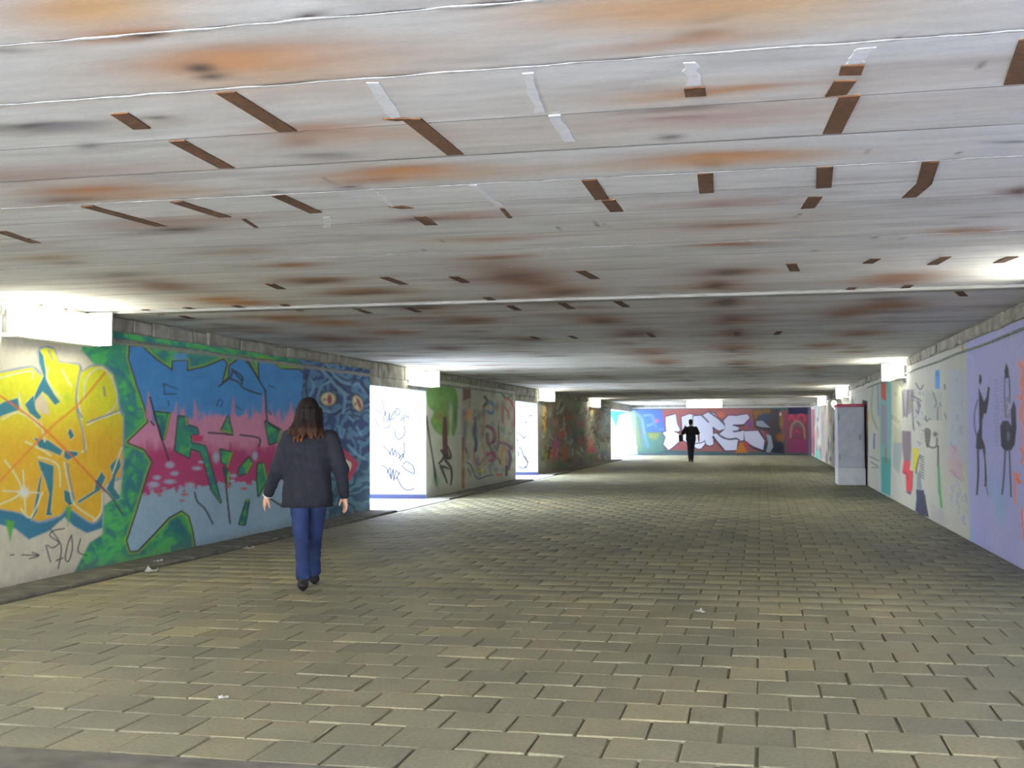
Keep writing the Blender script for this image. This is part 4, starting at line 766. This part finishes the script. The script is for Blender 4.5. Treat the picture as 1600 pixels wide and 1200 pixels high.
# ------------------------------------------------------------------ litter
def scrap(px, py, size, label, seed):
    p = at(px, py, 2, 0.0); r = random.Random(seed); bm = bmesh.new(); n = 6
    z0 = .03 if p[0] < XG-.05 else .004
    g = [[bm.verts.new(((i/(n-1)-.5)*size*1.4+r.uniform(-.1, .1)*size, (j/(n-1)-.5)*size+r.uniform(-.1, .1)*size, z0+abs(r.gauss(0, .22))*size*(.4+.6*abs(i-2.5)/2.5))) for j in range(n)] for i in range(n)]
    for i in range(n-1):
        for j in range(n-1): bm.faces.new([g[i][j], g[i+1][j], g[i+1][j+1], g[i][j+1]])
    bmesh.ops.solidify(bm, geom=bm.faces[:], thickness=.002); me = bpy.data.meshes.new('paper_scrap'); bm.to_mesh(me); bm.free()
    o = link('paper_scrap', me, MT['paper']); o.location = (p[0], p[1], 0); o.rotation_euler.z = r.uniform(0, 3)
    prop(o, label, 'litter', 'paper scraps on the paving')
scrap(246, 882, .07, 'crumpled white paper scrap on the kerb under the green letters', 1)
scrap(236, 894, .09, 'flat grey-white paper scrap at the kerb below the crumpled one', 2)
scrap(390, 858, .10, 'flat white paper scrap at the kerb behind the walking woman', 3)
scrap(1093, 957, .06, 'small white paper scrap alone in the middle of the paving', 4)
scrap(349, 1092, .035, 'tiny white paper scrap on the nearest pavers', 5)

# ------------------------------------------------------------------ people: one continuous surface from blended limbs
class Field:
    def __init__(s, lo, hi, h):
        s.lo = np.array(lo, float); s.h = h; s.n = np.ceil((np.array(hi)-s.lo)/h).astype(int)+1
        s.d = np.full(s.n, 0.2, np.float32)
    def _box(s, lo, hi):
        a = np.clip(np.floor((np.array(lo)-s.lo)/s.h).astype(int), 0, s.n); b = np.clip(np.ceil((np.array(hi)-s.lo)/s.h).astype(int)+1, 0, s.n)
        ax = [s.lo[i]+s.h*np.arange(a[i], b[i]) for i in range(3)]
        return tuple(slice(a[i], b[i]) for i in range(3)), ax[0][:, None, None], ax[1][None, :, None], ax[2][None, None, :]
    def add(s, fn, lo, hi, k=0.02, op='u', m=0.06):
        sl, x, y, z = s._box(np.array(lo)-m, np.array(hi)+m); d = fn(x, y, z).astype(np.float32); c = s.d[sl]
        if not c.size: return
        if op == 'u':
            if k > 0: hh = np.clip(0.5+0.5*(c-d)/k, 0, 1); s.d[sl] = c*(1-hh)+d*hh-k*hh*(1-hh)
            else: s.d[sl] = np.minimum(c, d)
        else: s.d[sl] = np.maximum(c, -d)
    def limb(s, p, q, r0, r1, k=0.02, flat=1.0, ax=1):
        """tapered limb; flat < 1 squeezes it along axis ax"""
        p = np.array(p, float); q = np.array(q, float); v = q-p; l2 = v@v; sc = [1, 1, 1]; sc[ax] = 1/flat
        def fn(x, y, z):
            t = np.clip(((x-p[0])*v[0]+(y-p[1])*v[1]+(z-p[2])*v[2])/l2, 0, 1)
            return np.sqrt((sc[0]*(x-p[0]-t*v[0]))**2+(sc[1]*(y-p[1]-t*v[1]))**2+(sc[2]*(z-p[2]-t*v[2]))**2)-(r0+(r1-r0)*t)
        R = max(r0, r1); s.add(fn, np.minimum(p, q)-R, np.maximum(p, q)+R, k)
    def ball(s, c, r, k=0.02, op='u'):
        c = np.array(c, float); r = np.array(r if hasattr(r, '__len__') else (r, r, r), float)
        def fn(x, y, z):
            g = np.sqrt(((x-c[0])/r[0])**2+((y-c[1])/r[1])**2+((z-c[2])/r[2])**2); return (g-1)*r.min()
        s.add(fn, c-r, c+r, k, op)
    def stack(s, rings, k=0.02):
        """trunk through horizontal ellipses (x, y, z, rx, ry)"""
        R = np.array(rings, float); R = R[np.argsort(R[:, 2])]
        def fn(x, y, z):
            zc = np.clip(z, R[0, 2], R[-1, 2]); f = lambda i: np.interp(zc.ravel(), R[:, 2], R[:, i]).reshape(zc.shape)
            cx, cy, rx, ry = f(0), f(1), f(3), f(4); g = np.sqrt(((x-cx)/rx)**2+((y-cy)/ry)**2); d = (g-1)*np.minimum(rx, ry)
            return np.maximum(d, np.maximum(R[0, 2]-z, z-R[-1, 2]))
        s.add(fn, (R[:, 0]-R[:, 3]).min()*np.array([1, 0, 0])+np.array([0, (R[:, 1]-R[:, 4]).min(), R[0, 2]]), [(R[:, 0]+R[:, 3]).max(), (R[:, 1]+R[:, 4]).max(), R[-1, 2]], k)
    def ripple(s, amp, fx, fy, fz, seed=0):
        g = [s.lo[i]+s.h*np.arange(s.n[i]) for i in range(3)]; x, y, z = g[0][:, None, None], g[1][None, :, None], g[2][None, None, :]
        s.d += (amp*(np.sin(fx*x+fz*z+2*np.sin(fy*y+seed))*np.sin(fz*.6*z-fx*.7*x+seed*1.7))).astype(np.float32)
    def mesh(s, name):
        D = s.d; D[0] = D[-1] = 0.2; D[:, 0] = D[:, -1] = 0.2; D[:, :, 0] = D[:, :, -1] = 0.2
        ins = D < 0; n = np.array(D.shape)-1
        cnt = np.zeros(n, np.int8)
        offs = [(i, j, k) for i in (0, 1) for j in (0, 1) for k in (0, 1)]
        for o in offs: cnt += ins[o[0]:o[0]+n[0], o[1]:o[1]+n[1], o[2]:o[2]+n[2]]
        C = np.argwhere((cnt > 0) & (cnt < 8)); vid = np.full(n, -1, np.int64); vid[tuple(C.T)] = np.arange(len(C))
        acc = np.zeros((len(C), 3)); num = np.zeros(len(C))
        for o in offs:
            for ax in range(3):
                if o[ax]: continue
                o2 = list(o); o2[ax] = 1; a = D[tuple((C+o).T)]; b = D[tuple((C+o2).T)]; m = (a < 0) != (b < 0)
                t = np.where(m, a/np.where(m, a-b, 1), 0); p = np.repeat(np.array(o, float)[None], len(C), 0); p[:, ax] = t
                acc += p*m[:, None]; num += m
        V = s.lo+s.h*(C+acc/num[:, None]); F = []
        for ax in range(3):
            u, v = (ax+1) % 3, (ax+2) % 3; sl0 = [slice(None)]*3; sl1 = [slice(None)]*3; sl0[ax] = slice(0, -1); sl1[ax] = slice(1, None)
            E = np.argwhere(ins[tuple(sl0)] != ins[tuple(sl1)]); E = E[(E[:, u] > 0) & (E[:, v] > 0) & (E[:, u] < n[u]) & (E[:, v] < n[v])]
            du = np.eye(3, dtype=int)[u]; dv = np.eye(3, dtype=int)[v]; q = np.stack([vid[tuple((E-du-dv).T)], vid[tuple((E-dv).T)], vid[tuple(E.T)], vid[tuple((E-du).T)]], 1)
            flip = ~ins[tuple(E.T)]; q[flip] = q[flip][:, ::-1]; F.append(q)
        F = np.concatenate(F); return np_mesh(name, V, F[(F >= 0).all(1)], None, True)

def hand(f, wrist, knuckle, palm_side, rad=0.0085, k=0.006, curl=0.5):
    """palm, four unequal fingers with two bends, and a thumb from the side of the palm"""
    w_ = np.array(wrist, float); kn = np.array(knuckle, float); d = kn-w_; L = np.linalg.norm(d); d /= L
    ps = np.array(palm_side, float); ps -= d*(ps@d); ps /= np.linalg.norm(ps); sd = np.cross(d, ps)      # sd: across the knuckles, thumb at +sd
    f.limb(w_, w_+d*L*.5, .024, .030, .012, .7, 0)
    for i in range(4):
        o = sd*(.028-.019*i); f.limb(w_+d*.03+o*.55, kn+o, .014, .0115, .012)
        ln = (.068, .076, .071, .056)[i]; p = kn+o; dirv = d
        for seg, fr in enumerate((.45, .32, .23)):
            a = curl*(.35+.45*seg); dirv = d*math.cos(a)+ps*math.sin(a); q = p+dirv*ln*fr; f.limb(p, q, rad*(1.08-.09*seg), rad*(1.0-.1*seg), k); p = q
    t0 = w_+d*.025+sd*.026; t1 = t0+(d*.55+sd*.62+ps*.35)*.042; t2 = t1+(d*.85+sd*.15+ps*.45)*.03; t3 = t2+(d*.9-sd*.05+ps*.4)*.024
    f.limb(t0, t1, .0135, .0105, .01); f.limb(t1, t2, .0102, .0092, k); f.limb(t2, t3, .0092, .0078, k)

def head(f, c, yaw=0.0, s=1.0):
    """skull, jaw, nose, brows, lips, ears and eye sockets; the face looks along +y"""
    c = np.array(c, float); B = lambda o, r, k=.012, op='u': f.ball(c+np.array(o)*s, np.array(r)*s, k, op)
    B((0, -.012, .028), (.074, .092, .086)); B((0, .018, -.045), (.056, .068, .066), .03); B((0, .048, -.088), (.03, .028, .022), .02)
    f.limb(c+np.array((0, .088, .008))*s, c+np.array((0, .104, -.028))*s, .008*s, .0125*s, .01); B((.012, .094, -.031), (.008, .008, .006), .006); B((-.012, .094, -.031), (.008, .008, .006), .006)
    for e in (-1, 1):
        B((e*.031, .086, .006), (.017, .012, .010), .006, 'd'); B((e*.031, .073, .005), (.0125, .0125, .0115), .002); f.limb(c+np.array((e*.014, .083, .022))*s, c+np.array((e*.05, .072, .022))*s, .006*s, .005*s, .008)
        f.limb(c+np.array((e*.076, -.012, .018))*s, c+np.array((e*.072, -.004, -.03))*s, .012*s, .008*s, .008, .55, 0)
    f.limb(c+np.array((-.022, .083, -.058))*s, c+np.array((.022, .083, -.058))*s, .006*s, .006*s, .006); f.limb(c+np.array((-.017, .082, -.068))*s, c+np.array((.017, .082, -.068))*s, .007*s, .007*s, .006)

SKIN = simple('skin', (196, 148, 122), (212, 164, 138), 20, 0.55, bmp=0.05, coord='Object')
JEANS = simple('blue_denim', (22, 33, 66), (36, 54, 96), 7, 0.85, bmp=0.3, coord='Object')
JACK = simple('charcoal_wool', (21, 23, 31), (31, 33, 43), 26, 0.9, bmp=0.4, coord='Object')
BOOT = simple('black_leather', (20, 20, 24), (34, 34, 40), 18, 0.45, bmp=0.2, coord='Object')
m, N, L, b = mat_new('brown_hair_with_ginger_ends'); HAIR = m
tcn = N.new('ShaderNodeTexCoord'); sx = N.new('ShaderNodeSeparateXYZ'); L.new(tcn.outputs['Object'], sx.inputs[0]); mr = N.new('ShaderNodeMapRange'); mr.inputs['From Min'].default_value = 1.22; mr.inputs['From Max'].default_value = 1.42
L.new(sx.outputs['Z'], mr.inputs['Value']); hn = noise_node(N, L, 30, 3, (1, 1, .12), 'Object')
c1 = ramp(N, L, mr.outputs[0], [(0.0, lin((140, 84, 40))), (0.4, lin((58, 36, 26))), (1.0, lin((22, 17, 17)))]); c2 = mixrgb(N, L, 'MULTIPLY', 1.0, c1, ramp(N, L, hn, [(.3, (.55,)*3), (.7, (1.5,)*3)]))
L.new(c2, b.inputs['Base Color']); b.inputs['Roughness'].default_value = .75; b.inputs['Specular IOR Level'].default_value = .12; bump(N, L, b, hn, .8, .01)

# ---- woman walking away, left foot behind, right foot ahead
WP = at(482, 920, 2, 0.0)
wo = empty('person', (WP[0], WP[1], 0.0), math.radians(22.5)); wo.scale = (1.05,)*3; prop(wo, 'woman with brown hair walking away in a charcoal jacket and blue jeans', 'person')
HIPL, HIPR = (-.085, 0, .83), (.085, .0, .83); KL, KR = (-.062, -.08, .46), (.055, .17, .46); AL, AR = (-.045, -.30, .125), (.045, .30, .095)
SHL, SHR = (-.165, .0, 1.285), (.185, .0, 1.285); EL, ER = (-.262, .0, 1.02), (.272, -.05, 1.02); WL, WR = (-.345, .10, .80), (.300, -.03, .79)
KNL, KNR = (-.372, .14, .725), (.312, -.01, .712)
f = Field((-.5, -.55, -.05), (.45, .65, 1.68), .0075)
for hp, kn, an in ((HIPL, KL, AL), (HIPR, KR, AR)):
    f.limb(hp, kn, .076, .046, .02); f.limb(kn, an, .046, .034, .01)
f.limb(AL, (-.047, -.285, .085), .034, .034); f.limb((-.047, -.285, .085), (-.05, -.15, .035), .034, .024); f.limb(AR, (.055, .40, .055), .034, .026)
f.stack([(0, 0, .78, .17, .115), (0, 0, .9, .175, .12), (0, 0, 1.05, .145, .10), (.0, 0, 1.2, .165, .105), (.01, 0, 1.3, .15, .08), (.01, 0, 1.34, .07, .06)], .03)
f.limb((.01, .0, 1.30), (.0, .015, 1.42), .055, .048, .03)
for a_, e_, w_ in ((SHL, EL, WL), (SHR, ER, WR)): f.limb(a_, e_, .05, .04, .03); f.limb(e_, w_, .04, .026, .02)
hand(f, WL, KNL, (.9, .2, 0)); hand(f, WR, KNR, (-.9, -.3, 0))
head(f, (-.005, .02, 1.50))
body = link('body', f.mesh('body'), SKIN, wo)
# jacket
f = Field((-.5, -.4, .62), (.48, .4, 1.45), .0085)
f.stack([(-.012, -.005, .70, .216, .178), (-.012, -.005, .80, .213, .175), (-.008, -.005, .95, .20, .155), (0, 0, 1.1, .192, .14), (.005, -.01, 1.22, .198, .13), (.01, -.01, 1.28, .175, .105), (.01, 0, 1.325, .12, .085), (.01, 0, 1.35, .09, .08)], .03)
for a_, e_, w_ in ((SHL, EL, WL), (SHR, ER, WR)):
    d = (np.array(w_)-e_); w2 = np.array(e_)+d*.93; f.limb(a_, e_, .072, .062, .045); f.limb(e_, w2, .062, .046, .03)
f.limb((-.03, -.03, 1.33), (.05, -.03, 1.33), .07, .07, .03)
f.ripple(.0035, 24, 9, 31, 1.3); f.ripple(.002, 61, 23, 47, .4)
jk = link('jacket', f.mesh('jacket'), JACK, wo)
# hem band, seam, cuffs
def ring(cx, cy, z, rx, ry, n=40, dz=0.0): return [(cx+rx*math.cos(2*math.pi*i/n), cy+ry*math.sin(2*math.pi*i/n), z+dz*math.sin(i*1.3)) for i in range(n+1)]
MB().tube(ring(-.012, -.005, .706, .216, .178), .008, 6).build('hem', JACK, jk, True)
# jeans
f = Field((-.3, -.5, 0), (.3, .5, .95), .008)
f.stack([(0, 0, .74, .165, .13), (0, 0, .85, .178, .135), (0, 0, .93, .165, .12)], .03); f.limb((-.07, -.045, .80), (.075, -.045, .80), .09, .09, .03)
for hp, kn, an in ((HIPL, KL, AL), (HIPR, KR, AR)):
    f.limb(hp, kn, .092, .064, .03); d = np.array(an)-np.array(kn); f.limb(kn, np.array(kn)+d*.5, .064, .054, .02); f.limb(np.array(kn)+d*.5, np.array(kn)+d*.93, .054, .062, .02)
f.ripple(.003, 17, 13, 44, .2)
link('jeans', f.mesh('jeans'), JEANS, wo)
# boots
for nm, an, hl, toe in (('boot', AL, (-.047, -.325, .075), (-.052, -.13, .035)), ('boot', AR, (.052, .31, .045), (.056, .50, .045))):
    a = np.array(an); f = Field(np.minimum(a, toe)-.15, np.maximum(a, toe)+.15, .007); f.limb(a+(0, 0, .02), a, .038, .04, .02)
    f.limb(a, hl, .04, .037, .02); f.limb(hl, toe, .042, .034, .025, .8, 2); f.limb(np.array(hl)-(0, .012, 0), np.array(hl)-(0, .012 if an is AR else -.004, .03), .026, .022, .006)
    link(nm, f.mesh('boot'), BOOT, wo)
# hair: crown, falling waves and separate ends
f = Field((-.3, -.25, 1.15), (.28, .2, 1.7), .007)
f.ball((-.005, -.005, 1.535), (.094, .108, .098), .02); f.ball((-.01, -.05, 1.46), (.100, .085, .12), .03); f.ball((-.018, -.06, 1.37), (.118, .07, .10), .04)
r = random.Random(5)
for i in range(40):
    a = math.radians(-190+200*i/39); x0, y0_ = .085*math.cos(a), .085*math.sin(a)*1.1-.01; x1 = x0*1.3-.02+r.uniform(-.02, .02); y1 = min(y0_*1.15-.02, .03)-r.uniform(0, .03); zl = r.uniform(1.255, 1.33)+.03*max(0, x1)
    p = [(x0, y0_, 1.52), (x0*1.12, y0_*1.12, 1.44), (x1+r.uniform(-.012, .012), y1, 1.36), (x1*1.1+r.uniform(-.02, .02), y1-.01, zl)]
    for q0, q1, ra, rb in zip(p, p[1:], (.024, .022, .02), (.022, .02, .008)): f.limb(q0, q1, ra, rb, .012)
f.ball((0, .085, 1.49), (.062, .07, .085), .012, 'd')
f.ripple(.0022, 70, 40, 16, .9)
link('hair', f.mesh('hair'), HAIR, wo)
# pale band at the left wrist
wv = np.array(WL)+(np.array(KNL)-np.array(WL))*.12; dv = (np.array(KNL)-np.array(WL)); dv /= np.linalg.norm(dv); e1 = np.cross(dv, (0, 1, 0)); e1 /= np.linalg.norm(e1); e2 = np.cross(dv, e1)
MB().tube([tuple(wv+(e1*math.cos(t)+e2*math.sin(t))*.034) for t in np.linspace(0, 2*math.pi, 22)], .008, 6).build('bracelet', MT['paper'], wo, True)['label'] = 'white bracelet on the left wrist'

# ---- man far down the tunnel
MP = at(1080, 722, 2, 0.0)
mo = empty('person', (MP[0], MP[1], 0.0), math.radians(5)); prop(mo, 'man in a dark t-shirt walking far away with a shoulder bag', 'person')
SHIRT = simple('black_cotton', (26, 26, 30), (38, 38, 42), 15, .9, bmp=.2, coord='Object'); TRS = simple('dark_trousers', (24, 25, 34), (36, 37, 48), 12, .9, bmp=.2, coord='Object')
f = Field((-.8, -.6, -.03), (.6, .7, 1.86), .0115)
hl, hr, kl, kr, al, ar = (-.09, 0, .93), (.09, 0, .93), (-.07, -.1, .52), (.06, .12, .52), (-.07, -.36, .15), (.05, .3, .09)
for hp, kn, an in ((hl, kl, al), (hr, kr, ar)): f.limb(hp, kn, .085, .058, .03); f.limb(kn, an, .058, .04, .02)
f.limb(al, (-.07, -.2, .06), .042, .032); f.limb(ar, (.05, .45, .05), .042, .032)
f.stack([(0, 0, .88, .17, .12), (0, 0, 1.1, .17, .115), (0, 0, 1.3, .2, .125), (0, 0, 1.44, .18, .09), (0, 0, 1.5, .08, .07)], .03); f.limb((0, 0, 1.45), (0, .02, 1.58), .062, .056, .03)
sl_, el_, wl_, kl_ = (-.2, 0, 1.41), (-.36, .02, 1.16), (-.55, .16, 1.25), (-.63, .2, 1.275); sr_, er_, wr_, kr_ = (.2, 0, 1.41), (.31, -.06, 1.14), (.32, -.02, .9), (.325, .0, .82)
for a_, e_, w_ in ((sl_, el_, wl_), (sr_, er_, wr_)): f.limb(a_, e_, .056, .045, .03); f.limb(e_, w_, .045, .032, .02)
hand(f, wl_, kl_, (0, .2, -1), .011, .008); hand(f, wr_, kr_, (-1, 0, 0), .011, .008); head(f, (0, .03, 1.655), 0, 1.05)
link('body', f.mesh('body'), SKIN, mo)
f = Field((-.5, -.3, .85), (.5, .3, 1.58), .012); f.stack([(0, 0, .9, .205, .145), (0, 0, 1.1, .2, .14), (0, 0, 1.3, .235, .15), (0, 0, 1.43, .2, .115), (0, 0, 1.5, .09, .085)], .03)
for a_, e_ in ((sl_, el_), (sr_, er_)): f.limb(a_, np.array(a_)+(np.array(e_)-np.array(a_))*.75, .085, .088, .03)
f.ripple(.004, 22, 11, 27, .7); link('shirt', f.mesh('shirt'), SHIRT, mo)
f = Field((-.3, -.5, .05), (.3, .5, 1.02), .012); f.stack([(0, 0, .84, .17, .135), (0, 0, .97, .18, .135)], .03)
for hp, kn, an in ((hl, kl, al), (hr, kr, ar)): f.limb(hp, kn, .098, .072, .03); f.limb(kn, np.array(an)+(0, 0, .02), .072, .06, .02)
link('trousers', f.mesh('trousers'), TRS, mo)
for an, toe in ((al, (-.07, -.16, .045)), (ar, (.05, .5, .05))):
    a = np.array(an); f = Field(np.minimum(a, toe)-.15, np.maximum(a, toe)+.15, .011); f.limb(a, a-(0, .03, .06), .05, .045, .02); f.limb(a-(0, .03, .055), toe, .046, .038, .02, .85, 2); link('shoe', f.mesh('shoe'), BOOT, mo)
f = Field((-.2, -.2, 1.45), (.2, .22, 1.9), .01); f.ball((0, .005, 1.7), (.088, .104, .092), .01); f.ball((0, -.02, 1.64), (.084, .085, .09), .02); f.ball((0, .125, 1.63), (.065, .07, .09), .01, 'd'); link('hair', f.mesh('hair'), simple('dark_hair', (24, 20, 18), (40, 33, 28), 30, .6, coord='Object'), mo)
bg_ = empty('shoulder_bag', (MP[0]-.41, MP[1]-.03, 1.02)); prop(bg_, 'dark bag hanging from the shoulder of the man far away', 'bag')
BAG = simple('dark_canvas', (28, 28, 34), (42, 42, 50), 20, .9, coord='Object')
MB().box(-.075, .075, -.17, .17, -.15, .12, 0.025, 0, 2).build('bag_body', BAG, bg_); MB().box(-.083, -.06, -.165, .165, -.03, .125, 0.008).build('flap', BAG, bg_)
MB().tube([(0, -.12, .11), (.10, -.17, .28), (.17, -.13, .48), (.19, 0, .545), (.17, .13, .48), (.10, .17, .28), (0, .12, .11)], .013, 6).build('strap', BAG, bg_, True)
